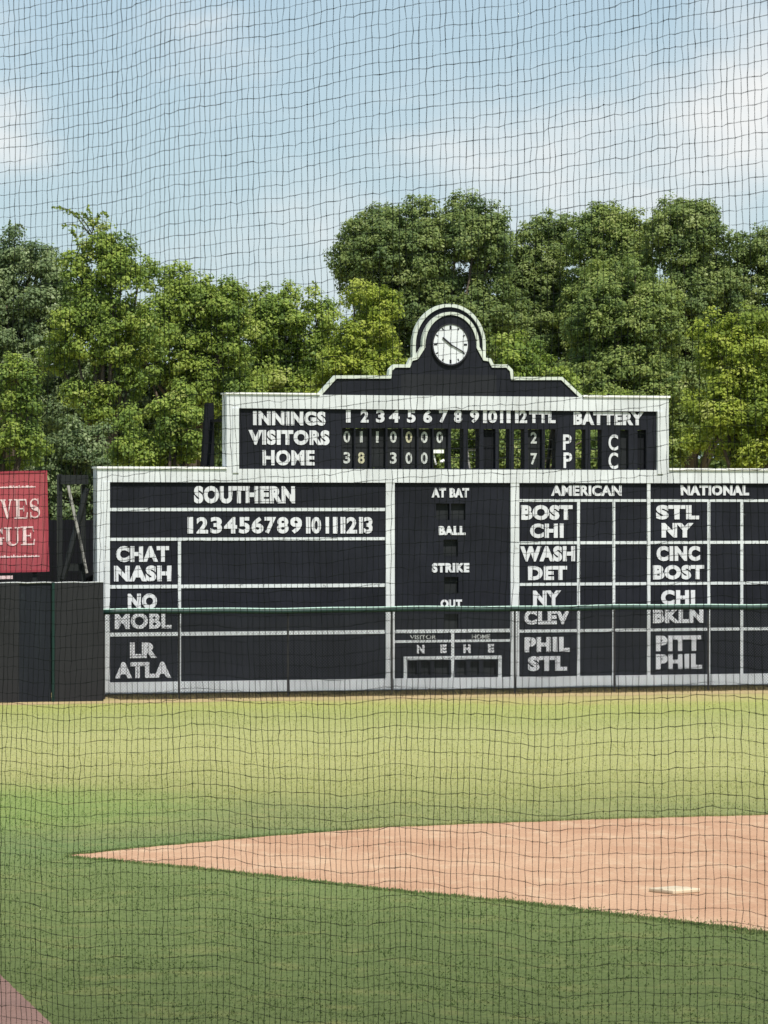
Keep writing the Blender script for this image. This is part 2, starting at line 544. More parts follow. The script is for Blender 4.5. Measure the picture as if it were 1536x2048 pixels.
def word(txt, x0, y0, x1, y1, off, mat, parent, name='lettering', bold=0.028, thick=0.014, origin=None, jit=0.0):
    """a painted word filling the pixel box x0..x1, y0..y1 on the plane 'off'"""
    me = text_polys(txt, bold)
    n = len(me.vertices)
    co = np.empty(n * 3, np.float32)
    me.vertices.foreach_get('co', co)
    co = co.reshape(-1, 3)
    lo = co.min(0); hi = co.max(0)
    s0, _ = sb(x0, (y0 + y1) / 2, off); s1, _ = sb(x1, (y0 + y1) / 2, off)
    _, zt = sb((x0 + x1) / 2, y0, off); _, zb = sb((x0 + x1) / 2, y1, off)
    out = np.empty_like(co)
    out[:, 0] = s0 + (co[:, 0] - lo[0]) / (hi[0] - lo[0]) * (s1 - s0)
    out[:, 2] = zb + (co[:, 1] - lo[1]) / (hi[1] - lo[1]) * (zt - zb)
    out[:, 1] = -off + thick * (0.5 - (co[:, 2] - lo[2]) / (hi[2] - lo[2]))
    me.vertices.foreach_set('co', out.ravel())
    me.name = name
    me.materials.clear()
    me.materials.append(mat)
    me.update()
    o = bpy.data.objects.new(name, me)
    COL.objects.link(o)
    o.parent = parent
    return o


# ------------------------------------------------------------------ scoreboard
board = empty('scoreboard', A, ANG)
tag(board, 'large black baseball scoreboard with white frames and a clock on top', 'scoreboard')


def panel_holes(rect, holes, mat, name, parent, y=0.0, back=0.34, jamb=0.24, close_back=True):
    """rect, holes: (s0, s1, z0, z1). A front sheet with openings lined by jambs"""
    xs = sorted({rect[0], rect[1], *[h[0] for h in holes], *[h[1] for h in holes]})
    zs = sorted({rect[2], rect[3], *[h[2] for h in holes], *[h[3] for h in holes]})
    mb = MB()
    for i in range(len(xs) - 1):
        for j in range(len(zs) - 1):
            cx = (xs[i] + xs[i + 1]) / 2; cz = (zs[j] + zs[j + 1]) / 2
            if any(h[0] < cx < h[1] and h[2] < cz < h[3] for h in holes):
                continue
            mb.add([(xs[i], y, zs[j]), (xs[i + 1], y, zs[j]), (xs[i + 1], y, zs[j + 1]), (xs[i], y, zs[j + 1])], [(0, 1, 2, 3)])
    for h in holes:
        a, b_, c, d_ = h
        mb.add([(a, y, c), (b_, y, c), (b_, y, d_), (a, y, d_), (a, y + jamb, c), (b_, y + jamb, c), (b_, y + jamb, d_), (a, y + jamb, d_)],
               [(0, 4, 5, 1), (1, 5, 6, 2), (2, 6, 7, 3), (3, 7, 4, 0)])
    if close_back:
        mb.add([(rect[0], y + back, rect[2]), (rect[1], y + back, rect[2]), (rect[1], y + back, rect[3]), (rect[0], y + back, rect[3])], [(3, 2, 1, 0)])
    return mb.build(name, mat, parent)


def rect(x0, y0, x1, y1, off=0.0):
    s0, _ = sb(x0, (y0 + y1) / 2, off); s1, _ = sb(x1, (y0 + y1) / 2, off)
    _, zt = sb((x0 + x1) / 2, y0, off); _, zb = sb((x0 + x1) / 2, y1, off)
    return s0, s1, zb, zt


X_ = lambda px: sb(px, HZ)[0]
Zs = lambda px, py: sb(px, py)[1]
SL = X_(193); SR = X_(1584)                    # outer ends of the lower board
ZB = 0.07
ZT = Zs(400, 937.5)
Z_IN = Zs(400, 964.5)                           # lower edge of the top frame
Z_BASE = Zs(500, 1361)                          # upper edge of the base board
FO = 0.07                                        # how far frames stand proud

s_in = X_(218)
m1 = (X_(770.5), X_(788)); m2 = (X_(1020), X_(1037)); m3 = (X_(1293), X_(1299.5)); s_end = X_(1562)

# frame: top beam, end posts, mullions (butted), base board
fr = MB()
fr.box(SL, SR, -FO, 0.36, Z_IN, ZT)
fr.box(SL, s_in, -FO, 0.36, ZB, Z_IN)
fr.box(s_end, SR, -FO, 0.36, ZB, Z_IN)
fr.build('frame', M['white'], board)
for a_, b_ in (m1, m2):
    mb = MB(); mb.box(a_, b_, -FO + 0.01, 0.0, Z_BASE, Z_IN)
    mb.build('mullion', M['white'], board)
bb = MB()
xs = [s_in, X_(577), X_(785), X_(1030), X_(1229), X_(1418), s_end]
for a_, b_ in zip(xs[:-1], xs[1:]):
    bb.box(a_ + 0.012, b_ - 0.012, -FO - 0.01 - 0.01 * rng.random(), 0.3, ZB, Z_BASE)
bb.build_each('base_board', M['white'], board)
cp = MB()
s_ul = X_(452); s_ur = X_(1335.5)
cp.box(SL - 0.03, s_ul - 0.005, -FO - 0.045, 0.40, ZT, ZT + 0.05)
cp.box(s_ur + 0.005, SR + 0.03, -FO - 0.045, 0.40, ZT, ZT + 0.05)
cp.build_each('cap_strip', M['cap'], board)

# --- southern league panel
L = Zs
pS = panel_holes((s_in, m1[0], Z_BASE, Z_IN), [], M['black'], 'league_panel', board)
pC_holes = []
for (x0, y0, x1, y1) in ((872, 1007, 899, 1040), (902, 1007, 931, 1040), (887, 1079, 916, 1113), (888, 1154, 917, 1187), (888, 1228, 917, 1260)):
    pC_holes.append(rect(x0, y0, x1, y1))
low_holes = []
for i, (x0, x1) in enumerate(((818, 834), (842, 860), (868, 898), (914, 932), (940, 958), (966, 992))):
    pC_holes.append(rect(x0, 1322, x1, 1350))
pC = panel_holes((m1[1], m2[0], Z_BASE, Z_IN), pC_holes, M['black'], 'count_panel', board)
pA = panel_holes((m2[1], m3[0], Z_BASE, Z_IN), [], M['black'], 'league_panel', board)
pN = panel_holes((m3[1], s_end, Z_BASE, Z_IN), [], M['black'], 'league_panel', board)
mb = MB(); mb.box(m3[0], m3[1], -0.05, 0.0, Z_BASE, Z_IN); mb.build('mullion', M['white'], board)
for h in pC_holes:
    mb = MB()
    mb.box(h[0] + 0.004, h[1] - 0.004, 0.11, 0.14, h[2] + 0.004, h[3] - 0.004)
    mb.build('number_plate', M['plate'], pC)


def hline(panel, x0, x1, y, w, yref=None, off=0.02):
    _, z = sb(yref if yref else (x0 + x1) / 2, y)
    mb = MB(); hw = w / 2 / F * 99
    mb.box(X_(x0), X_(x1), -off, 0.0, z - hw, z + hw)
    mb.build('dividing_strip', M['line'], panel)


def vline(panel, x, w, y0, y1, off=0.024):
    s, _ = sb(x, HZ)
    hw = w / 2 / F * 99 / TX
    _, zt = sb(x, y0); _, zb = sb(x, y1)
    mb = MB(); mb.box(s - hw, s + hw, -off, 0.0, max(zb, Z_BASE), min(zt, Z_IN))
    mb.build('dividing_strip', M['line'], panel)


hline(pS, 218, 770.5, 1019, 6.5)
hline(pS, 218, 770.5, 1078, 6)
hline(pS, 218, 770.5, 1172, 7)
hline(pS, 218, 770.5, 1266.5, 7.5)
vline(pS, 358.5, 6, 1081, 1380)
hline(pC, 788, 1020, 1262, 7)
hline(pC, 788, 1020, 1282, 5)
vline(pC, 905, 6, 1265, 1380)
hline(pC, 807, 1003, 1315.5, 7)
vline(pC, 810.5, 7, 1319, 1380)
vline(pC, 999.5, 7, 1319, 1380)
for pnl, x0, x1, vs in ((pA, 1037, 1293, (1156.5, 1227)), (pN, 1299.5, 1562, (1417, 1483))):
    for y, w_ in ((1001, 5.5), (1085.5, 6), (1168, 6), (1261, 6)):
        hline(pnl, x0, x1, y, w_, yref=1165)
    for v in vs:
        vline(pnl, v, 6, 1004, 1380)

T_OFF = 0.012
LW = [(pS, 'SOUTHERN', 388, 972, 590, 1007), (pS, 'CHAT', 232, 1092, 338, 1124), (pS, 'NASH', 228, 1131, 343, 1163),
      (pS, 'NO', 255, 1187, 314, 1218), (pS, 'MOBL', 229, 1226, 343, 1258), (pS, 'LR', 260, 1285, 314, 1316),
      (pS, 'ATLA', 230, 1324, 342, 1356),
      (pC, 'AT BAT', 863, 976, 938, 995), (pC, 'BALL', 877, 1052, 931, 1070), (pC, 'STRIKE', 864, 1126, 939, 1145),
      (pC, 'OUT', 881, 1199, 924, 1216), (pC, 'VISITOR', 820, 1270, 872, 1278.5), (pC, 'HOME', 944, 1269, 980, 1277.5),
      (pC, 'N', 834, 1290, 849, 1307), (pC, 'E', 881, 1289, 893, 1306), (pC, 'H', 927, 1289, 941, 1306), (pC, 'E', 976, 1288, 988, 1305),
      (pA, 'AMERICAN', 1102, 970, 1243, 992), (pN, 'NATIONAL', 1361, 970, 1498, 991),
      (pA, 'BOST', 1042, 1010, 1145, 1040), (pA, 'CHI', 1060, 1047, 1127, 1076), (pA, 'WASH', 1040, 1092, 1150, 1123),
      (pA, 'DET', 1056, 1132, 1134, 1160), (pA, 'NY', 1066, 1181, 1122, 1211), (pA, 'CLEV', 1048, 1220, 1139, 1249),
      (pA, 'PHIL', 1049, 1274, 1140, 1304), (pA, 'STL', 1056, 1312, 1134, 1342),
      (pN, 'STL', 1312, 1010, 1398, 1039), (pN, 'NY', 1323, 1046, 1387, 1075), (pN, 'CINC', 1313, 1092, 1400, 1122),
      (pN, 'BOST', 1306, 1130, 1408, 1159), (pN, 'CHI', 1322, 1180, 1390, 1210), (pN, 'BKLN', 1306, 1217, 1407, 1246),
      (pN, 'PITT', 1312, 1271, 1402, 1302), (pN, 'PHIL', 1312, 1308, 1404, 1338)]
for pnl, t, x0, y0, x1, y1 in LW:
    small = (y1 - y0) < 12
    word(t, x0, y0, x1, y1, T_OFF, M['letter'] if not small else M['digit'], pnl, name='painted_word', bold=0.012 if small else (0.044 if 'M' in t else 0.060))


def number(v, x0, y0, x1, y1, pnl):
    t = str(v)
    if len(t) == 1:
        word(t, x0, y0, x1, y1, T_OFF, M['letter'], pnl, name='inning_number', bold=0.0 if t == '1' else 0.04)
        return
    w_ = x1 - x0
    cut = 0.62 if t == '11' else 0.36
    word('1', x0, y0, x0 + w_ * 0.29, y1, T_OFF, M['letter'], pnl, name='inning_number', bold=0.0)
    word(t[1], x0 + w_ * cut, y0, x1, y1, T_OFF, M['letter'], pnl, name='inning_number', bold=0.0 if t[1] == '1' else 0.04)


nx = [(375, 386), (393, 416), (421, 444), (448, 474), (477, 500), (503, 527), (529, 552), (554, 577), (580, 604), (612, 642), (651, 675), (681, 714), (718, 745)]
for k, (a_, b_) in enumerate(nx):
    number(k + 1, a_, 1034, b_, 1067, pS)

# --- upper innings board
UZT = Zs(452, 788); UZI = Zs(476, 816.5)
u_in0 = X_(476); u_in1 = X_(1312.5)
zu_top = Zs(690, 856); zu_bot = Zs(690, 936); zu_mid0 = Zs(690, 893.5); zu_mid1 = Zs(690, 897)
slots = [(684, 708), (711, 739), (743, 771), (775, 803), (806, 834), (837, 865), (867, 896), (902, 927), (936, 958), (967, 991),
         (998, 1019), (1028, 1049), (1056, 1084), (1090, 1111), (1151, 1171), (1181, 1203), (1240, 1257), (1275, 1292)]
uh = [(X_(a_), X_(b_), zu_bot, zu_top) for a_, b_ in slots]
pU = panel_holes((u_in0, u_in1, ZT, UZI), uh, M['black'], 'innings_panel', board, close_back=False, jamb=0.30)
fu = MB()
fu.box(s_ul, s_ur, -FO, 0.36, UZI, UZT)
fu.box(s_ul, u_in0, -FO, 0.36, ZT, UZI)
fu.box(u_in1, s_ur, -FO, 0.36, ZT, UZI)
fu.build('frame', M['white'], board)
fi = MB()       # inner bead of the end posts
fi.box(X_(464), u_in0, -FO - 0.03, -FO, ZT - 0.1, UZI)
fi.box(u_in1, X_(1324), -FO - 0.03, -FO, ZT - 0.1, UZI)
fi.box(X_(206), s_in, -FO - 0.025, -FO, ZB, Z_IN)
fi.build_each('bead', M['white'], board)
cp = MB()
cp.box(s_ul - 0.03, X_(638), -FO - 0.04, 0.40, UZT, UZT + 0.04)
cp.box(X_(1164), s_ur + 0.03, -FO - 0.04, 0.40, UZT, UZT + 0.05)
cp.build_each('cap_strip', M['cap'], board)

for t, x0, y0, x1, y1 in (('INNINGS', 506, 822, 651, 851), ('VISITORS', 497, 860, 659, 890), ('HOME', 525, 900, 629, 931),
                          ('TTL', 1058, 823, 1111, 846), ('BATTERY', 1147, 824, 1287, 850)):
    word(t, x0, y0, x1, y1, T_OFF, M['letter'], pU, name='painted_word', bold=0.044 if 'M' in t else 0.058)
un = [(692, 701), (721, 737), (752, 769), (778, 799), (814, 831), (846, 864), (878, 896), (908, 924), (940, 958), (966, 994), (1000, 1021), (1030, 1054)]
for k, (a_, b_) in enumerate(un):
    y0 = 820 + k * 0.1
    number(k + 1, a_, y0, b_, y0 + 25, pU)
for x0, x1, y0, y1, t in ((1126, 1143, 869, 900, 'P'), (1127, 1144, 905, 936, 'P'), (1217, 1236, 869, 901, 'C'), (1217, 1236, 905, 938, 'C')):
    word(t, x0, y0, x1, y1, T_OFF, M['letter'], pU, name='painted_letter', bold=0.02)

PD = -0.13                                       # plates hang this far back in their slots


def plate(col, row, digit, mat=None, dm=None):
    a_, b_, z0, z1 = uh[col]
    zz = (zu_mid1, z1 - 0.01) if row == 0 else (z0 + 0.01, zu_mid0)
    mb = MB(); mb.box(a_ + 0.003, b_ - 0.003, 0.13, 0.15, zz[0], zz[1])
    p = mb.build('number_plate', mat or M['plate'], board)
    if digit:
        cx = (slots[col][0] + slots[col][1]) / 2 - 2.5
        yy = (862, 885) if row == 0 else (904, 927)
        w_ = 6.5 if digit != '1' else 2.6
        yo = 0.006 * (cx - 690) 
        word(digit, cx - w_, yy[0] + yo, cx + w_, yy[1] + yo, -0.13 + 0.006, dm or M['digit'], p, name='digit', bold=0.025 if digit != '1' else 0.0, thick=0.01)
    return p


M['digit2'] = paint('yellowed digit paint', (0.46, 0.44, 0.30), worn=(0.1, 0.1, 0.08), amount=0.8, scale=12.0, flake=0.56)
for c, dg_ in enumerate('0110000'):
    plate(c, 0, dg_, dm=M['digit2'] if c == 4 else None)
for c, dg_ in enumerate('38 300'):
    plate(c, 1, dg_.strip(), dm=M['digit2'] if c == 1 else None)
plate(12, 0, '2'); plate(12, 1, '7')
plate(9, 0, '', mat=M['slot']); plate(9, 1, '', mat=M['slot'])
plate(16, 0, '', mat=M['plate']); plate(16, 1, '', mat=M['plate']); plate(17, 0, '', mat=M['slot']); plate(17, 1, '', mat=M['slot'])
# rungs that carry the plates in the empty slots
for c in (7, 8, 10, 11, 13, 14, 15):
    a_, b_, z0, z1 = uh[c]
    mb = MB()
    for k in (0.27, 0.50, 0.74):
        z = z0 + (z1 - z0) * k
        mb.box(a_, b_, 0.16, 0.19, z - 0.013, z + 0.013)
    mb.build_each('rung', M['darkwood'], board)
# pale timber seen in the open home slots
tb = MB()
a_, b_, z0, z1 = uh[6]
tb.box(a_ + 0.01, b_ - 0.08, 0.10, 0.13, zu_mid0 - 0.15, zu_mid1 - 0.02)
tb.tube([(a_ + 0.05, 0.2, zu_mid0 - 0.14), (a_ + 0.13, 0.2, z0 + 0.1)], 0.025, 6)
tb.tube([(b_ - 0.14, 0.2, z0 + 0.16), (b_ - 0.04, 0.2, z0 + 0.2)], 0.04, 6)
tb.build_each('batten', M['cap'], board)
tb = MB()
a_, b_, z0, z1 = uh[8]
tb.box(a_ + 0.0, b_ - 0.02, 0.2, 0.23, zu_mid0 - 0.09, zu_mid0 - 0.02)
tb.tube([(a_ + 0.05, 0.215, zu_mid0 - 0.09), (a_ + 0.11, 0.215, z0)], 0.03, 6)
tb.build_each('batten', M['silver'], board)

# --- parapet with the clock
zU = UZT


def pz(pts, off=0.0):
    return [sb(x, y, off) for x, y in pts]


cxp = 901
def arc(cx, cy, rx, ry, a0, a1, n, off=0.0):
    return [sb(cx + rx * math.cos(R(a0 + (a1 - a0) * i / n)), cy - ry * math.sin(R(a0 + (a1 - a0) * i / n)), off) for i in range(n + 1)]


left = [(639, 791), (671, 754), (779, 754), (781, 740), (789, 732), (817, 732), (822, 719), (833, 716), (847, 694)]
right = [(955, 694), (968, 718), (979, 720), (985, 732), (1013, 732), (1022, 741), (1024, 757), (1123, 757), (1162, 796)]
OFFP = 0.02
outline = pz(left, OFFP) + arc(901, 690, 54, 63, 180, 0, 24, OFFP) + pz(right, OFFP)
outline[0] = (outline[0][0], zU); outline[-1] = (outline[-1][0], zU)
pp = MB(); pp.prism(outline[::-1], -OFFP, 0.12)
pPar = pp.build('parapet', M['black'], board)
st = MB(); st.strip(outline, 0.040, -OFFP - 0.035, 0.125)
st.build('rim', M['rim'], pPar)
OB = -0.16
bo = arc(897, 690, 70, 79, 180, 0, 28, OB)
bo = [(bo[0][0], sb(827, 722, OB)[1])] + bo + [(bo[-1][0], sb(967, 722, OB)[1])]
bk = MB(); bk.prism(bo[::-1], 0.16, 0.26); bkp = bk.build('arch_backing', M['black'], board)
st = MB(); st.strip(bo, 0.042, 0.10, 0.27); st.build('rim', M['rim'], bkp)
pa = rect(802, 749, 993, 792, OFFP + 0.006)
mb = MB(); mb.box(pa[0], pa[1], -OFFP - 0.004, -OFFP + 0.002, pa[2], pa[3]); mb.build('repainted_patch', M['patch'], pPar)

ck = MB()
ring = arc(901, 689, 36, 41, 0, 360, 48, OFFP + 0.04)[:-1]
ck.prism(ring[::-1], -OFFP - 0.05, -OFFP)
clock = ck.build('clock', M['clockface'], board)
cc, cz = sb(901, 689, OFFP + 0.05)
st = MB(); st.strip(ring, 0.018, -OFFP - 0.065, -OFFP, closed=True); st.build('bezel', M['clockmark'], clock)
mk = MB()
crx = (ring[0][0] - ring[24][0]) / 2; crz = (ring[12][1] - ring[36][1]) / 2
for h in range(12):
    a_ = R(90 - 30 * h)
    r0, r1 = (0.74, 0.92) if h % 3 == 0 else (0.80, 0.92)
    hw = 0.026 if h % 3 == 0 else 0.016
    mk.strip([(cc + crx * r0 * math.cos(a_), cz + crz * r0 * math.sin(a_)), (cc + crx * r1 * math.cos(a_), cz + crz * r1 * math.sin(a_))], hw, -OFFP - 0.056, -OFFP - 0.049)
mk.build_each('hour_mark', M['clockmark'], clock)
for ang_, ln, hw in ((143, 0.56, 0.022), (-27, 0.82, 0.014)):
    a_ = R(ang_)
    hd = MB()
    hd.strip([(cc - crx * 0.12 * math.cos(a_), cz - crz * 0.12 * math.sin(a_)), (cc + crx * ln * math.cos(a_), cz + crz * ln * math.sin(a_))], hw, -OFFP - 0.075 - hw * 0.2, -OFFP - 0.068)
    hd.build('clock_hand', M['clockmark'], clock)

# --- braces behind the board
bz = MB()
rb = [sb(px, py, -1.7) for px, py in ((394, 945), (429, 945), (428, 806), (413, 806))]
bz.prism([(rb[0][0] - 0.25, 0.0), (rb[1][0], 0.0), rb[2], rb[3]], 1.7, 1.9)
bz.box(rb[2][0] - 0.1, rb[2][0] - 0.02, 0.36, 1.7, Zs(452, 842), Zs(452, 836))
bz.build('rear_brace', M['slot'], board)
for q in (700, 1120, 1310):
    bz = MB()
    bz.tube([(X_(q), 0.36, UZI), (X_(q), 3.2, 0.0)], 0.06, 6)
    bz.build('rear_strut', M['darkwood'], board)

# timber bracing bay at the left end of the board
bay = empty('timber_brace_bay', bw(-0.75, 0.45), ANG)
tag(bay, 'weathered timber cross-bracing bay between the red sign and the left end of the scoreboard', 'bracing')
f = MB()
f.box(-0.05, 0.65, -0.05, 0.05, 5.25, 5.48)
f.build('beam', M['darkwood'], bay)
f = MB(); f.box(-0.10, 0.02, 0.06, 0.16, 0, 5.5); f.build('post', M['darkwood'], bay)
f = MB(); f.tube([(0.14, -0.02, 5.22), (0.40, -0.02, 4.05), (0.62, -0.02, 3.05)], [0.04, 0.04, 0.035], 6); f.build('diagonal_brace', M['silver'], bay)
f = MB(); f.box(0.52, 0.62, 0.10, 0.2, 0, 5.24); f.build('post', M['darkwood'], bay)
f = MB(); f.box(-0.05, 0.65, 0.17, 0.27, 3.1, 3.28); f.build('beam', M['darkwood'], bay)
f = MB(); f.tube([(0.64, 0.06, 5.15), (0.36, 0.06, 4.1), (0.02, 0.06, 2.9)], 0.075, 6); f.build('diagonal_brace', M['darkwood'], bay)

# ------------------------------------------------------------------ wire mesh fence in front of the board
FY = -1.42                                       # board-local y of the fence
zr = None


def fpt(px, py):
    return sb(px, py, -FY)


wf = empty('mesh_fence', bw(0, FY), ANG)
tag(wf, 'see-through wire mesh outfield fence with green padded top rail running in front of the scoreboard', 'fence')
FENCE_Z = fpt(700, 1220.5)[1]
fs0, fs1 = fpt(206, 1220)[0], SR + 3.0
rl = MB()
pts = []
n = 60
for i in range(n + 1):
    s = fs0 + (fs1 - fs0) * i / n
    pts.append((s, 0, FENCE_Z + 0.006 * math.sin(i * 0.9) + 0.01 * math.sin(i * 0.37)))
rl.tube(pts, 0.062, 10)
rail = rl.build('top_rail', M['greenpad'], wf, smooth=True)
cr = MB()  # added pale tube: the sunlit top of the rail put into its colour
cr.tube([(p[0], p[1] - 0.012, p[2] + 0.066) for p in pts], 0.021, 6)
cr.build('rail_highlight', M['railshine'], rail)
for px in (209, 359, 577, 785, 1031, 1230, 1418, 1610):
    s, _ = fpt(px, 1300)
    mb = MB(); mb.tube([(s, 0.05, 0), (s, 0.05, FENCE_Z - 0.05)], 0.026, 8)
    mb.build('post', M['post'], wf)
mesh = MB()
hgt = FENCE_Z - 0.06
pitch = 0.075
k = fs0 - hgt
while k < fs1:
    for sg in (1, -1):
        # a straight wire climbing at 45 degrees, clipped to the fence length
        x0, z0, x1, z1 = (k, 0.03, k + hgt, hgt) if sg > 0 else (k + hgt, 0.03, k, hgt)
        if x0 > x1:
            x0, z0, x1, z1 = x1, z1, x0, z0
        if x1 < fs0 or x0 > fs1: continue
        if x0 < fs0: z0 += (z1 - z0) * (fs0 - x0) / (x1 - x0); x0 = fs0
        if x1 > fs1: z1 = z0 + (z1 - z0) * (fs1 - x0) / (x1 - x0); x1 = fs1
        if x1 - x0 < 0.02: continue
        mesh.tube([(x0, 0.0, z0), (x1, 0.0, z1)], 0.0046, 3, caps=False)
    k += pitch
mesh.build('wire_mesh', M['greenwire'], wf)

# ------------------------------------------------------------------ black padded fence at the left
pf = empty('padded_fence', gpt(207, 1402.5), 0)
Rv = Vector(gpt(207, 1402.5)); Lv = Vector(gpt(0, 1405.5))
dv = (Lv - Rv); fl = math.hypot(dv.x, dv.y)
pf.rotation_euler = (0, 0, math.atan2(-dv.y, -dv.x))
tag(pf, 'tall solid black padded outfield fence left of the scoreboard below the red sign', 'fence')
ppm = F / Rv.y
HF = 2.86
def fx(px): return -(207 - px) / 207 * fl
segs = [(108, 207, 'fence', 0.0), (38.5, 103, 'fencenavy', 0.05), (-95, 38, 'fence', 0.0), (-165, -95.5, 'fencenavy', 0.05), (-330, -166, 'fence', 0.0), (-560, -331, 'fence', 0.0)]
for x0, x1, mt, dy in segs:
    mb = MB(); mb.box(fx(x0), fx(x1), dy, 0.22 + dy, 0.0, HF)
    mb.build('fence_panel', M[mt], pf)
mb = MB(); mb.tube([(fx(105.5), -0.02, 0), (fx(105.5), -0.02, HF + 0.02)], 0.038, 8); mb.build('post', M['greenpad'], pf)
mb = MB()
mb.tube([(fx(-560) + i * (fx(207) - fx(-560)) / 40, 0.02, HF + 0.012 + 0.008 * math.sin(i * 2.1)) for i in range(41)], 0.018, 6)
mb.build('top_cap', M['capline'], pf)

# added black boards standing in for shaded undergrowth under and beside the sign
shade_fill = MB()
for i in range(36):
    x = -11.6 + i * 0.155
    if x > -7.25: break
    shade_fill.box(x, x + 0.15, 99.6 + 0.01 * rng.random(), 99.68, 0.0, 3.05 if x < -8.6 else 4.35 + 0.03 * rng.random())
bo_ = shade_fill.build('shade_fill_wall', M['slot'])
tag(bo_, 'added black board wall standing in for shaded undergrowth behind the fence and red sign', 'wall')

# ------------------------------------------------------------------ red sign
SY = 97.2
ppx = SY / F


def sg(px, py):                                  # pixel -> sign local (x from right edge, z)
    return ((px - 103) * ppx, CAM_H + (HZ - py) * ppx)


sign = empty('advertising_sign', ((103 - 768) * ppx, SY, 0), R(3))
sign.rotation_euler = (0, R(-1.2), R(3))
tag(sign, 'faded red painted sign with chalky serif letters standing behind the black fence at the left', 'sign')
mb = MB()
x0, zt = sg(-470, 941); _, zb = sg(0, 1143)
k = x0
while k < -0.01:                                 # upright boards
    e = min(k + 0.33, 0.0)
    mb.box(k, e - 0.006, -0.004 * rng.random(), 0.05, zb, zt)
    k = e
sp = mb.build('sign_panel', M['red'], sign)
mb = MB()
mb.box(-0.05, 0.012, -0.02, 0.055, zb, zt)
mb.box(x0, -0.05, -0.02, 0.055, zt - 0.05, zt + 0.004)
mb.box(x0, -0.05, -0.02, 0.055, zb - 0.004, zb + 0.05)
mb.build('edge_trim', M['redmould'], sign)
mb = MB()
for px in (70, -120, -300, -450):
    mb.box(sg(px, 0)[0], sg(px, 0)[0] + 0.12, 0.06, 0.18, 0.0, zt - 0.1)
mb.build_each('support_post', M['darkwood'], sign)
mb = MB(); mb.box(x0, sg(31, 0)[0], -0.1, 0.0, sg(0, 1156)[1], sg(0, 1149.5)[1]); mb.build('ledge', M['redletter'], sign)
# pale decorative rules above and below the lettering
for py, xe in ((973, 80), (1112, 85)):
    mb = MB()
    xe_, z = sg(xe, py)
    k = sg(-420, 0)[0]
    mb.box(k, xe_, -0.012, -0.005, z - 0.012, z + 0.012)
    while k < xe_ - 0.05:
        h = 0.018 + 0.034 * rng.random(); w_ = 0.03 + 0.05 * rng.random()
        mb.box(k, k + w_, -0.016, -0.0055, z - 0.015, z + h)
        k += w_ + 0.02 + 0.03 * rng.random()
    mb.build('ornamental_rule', M['redletter'], sp)


def serif(ch):
    """roman capital in a unit box, as a list of polygons"""
    P = []
    def q(x0, z0, x1, z1): P.append([(x0, z0), (x1, z0), (x1, z1), (x0, z1)])
    if ch == 'E':
        q(0.16, 0.0, 0.40, 1.0); q(0.02, 0.0, 0.16, 0.06); q(0.02, 0.94, 0.16, 1.0)
        q(0.40, 0.0, 0.95, 0.075); q(0.40, 0.925, 0.90, 1.0); q(0.40, 0.47, 0.66, 0.54)
        P.append([(0.86, 0.075), (0.95, 0.075), (1.0, 0.32), (0.93, 0.32)]); P.append([(0.82, 0.925), (0.82, 0.925 - 0.0), (0.87, 0.70), (0.93, 0.70), (0.90, 0.925)][1:])
        q(0.66, 0.36, 0.73, 0.65)
    elif ch == 'V':
        P.append([(0.08, 0.94), (0.36, 0.94), (0.62, 0.22), (0.52, 0.0)])
        P.append([(0.52, 0.0), (0.62, 0.22), (0.88, 0.94), (0.78, 0.94), (0.57, 0.30)][:0] or [(0.52, 0.0), (0.60, 0.0), (0.90, 0.94), (0.80, 0.94)])
        q(0.0, 0.94, 0.46, 1.0); q(0.68, 0.94, 1.0, 1.0)
    elif ch == 'U':
        q(0.14, 0.28, 0.36, 0.94); q(0.02, 0.94, 0.48, 1.0); q(0.66, 0.94, 1.0, 1.0); q(0.79, 0.28, 0.87, 0.94)
        n = 12
        for i in range(n):
            a0 = math.pi + math.pi * i / n; a1 = math.pi + math.pi * (i + 1) / n
            def o(a): return (0.505 + 0.365 * math.cos(a), 0.28 + 0.28 * math.sin(a))
            def w(a): return (0.575 + 0.215 * math.cos(a), 0.28 + 0.19 * math.sin(a))
            P.append([o(a0), o(a1), w(a1), w(a0)])
    elif ch == 'G':
        n = 20
        for i in range(n):
            a0 = R(48 + (318 - 48) * i / n); a1 = R(48 + (318 - 48) * (i + 1) / n)
            def o(a): return (0.5 + 0.5 * math.cos(a), 0.5 + 0.5 * math.sin(a))
            def w(a): return (0.56 + 0.36 * math.cos(a), 0.5 + 0.43 * math.sin(a))
            P.append([o(a0), o(a1), w(a1), w(a0)])
        q(0.70, 0.06, 0.92, 0.40); q(0.58, 0.40, 1.02, 0.46); P.append([(0.80, 0.84), (0.88, 0.66), (0.93, 0.66), (0.93, 0.98), (0.88, 0.98)])
    elif ch == 'S':
        n = 26
        c = []
        for i in range(n + 1):
            t = i / n
            if t < 0.5:
                a = R(40 + (270 - 40) * t * 2); c.append((0.5 + 0.34 * math.cos(a), 0.745 + 0.215 * math.sin(a)))
            else:
                a = R(90 - (230) * (t - 0.5) * 2); c.append((0.5 + 0.38 * math.cos(a), 0.275 + 0.235 * math.sin(a)))
        for i in range(n):
            t = (i + 0.5) / n
            hw = 0.035 + 0.085 * math.exp(-((t - 0.5) / 0.2) ** 2)
            a = Vector(c[i]); b_ = Vector(c[i + 1]); dd = (b_ - a).normalized() if (b_ - a).length > 1e-6 else Vector((1, 0)); nn = Vector((-dd.y, dd.x)) * hw
            e = dd * 0.012
            P.append([tuple(a - e + nn), tuple(b_ + e + nn), tuple(b_ + e - nn), tuple(a - e - nn)])
        q(0.76, 0.70, 0.83, 1.0); q(0.12, 0.0, 0.19, 0.32)
    return P


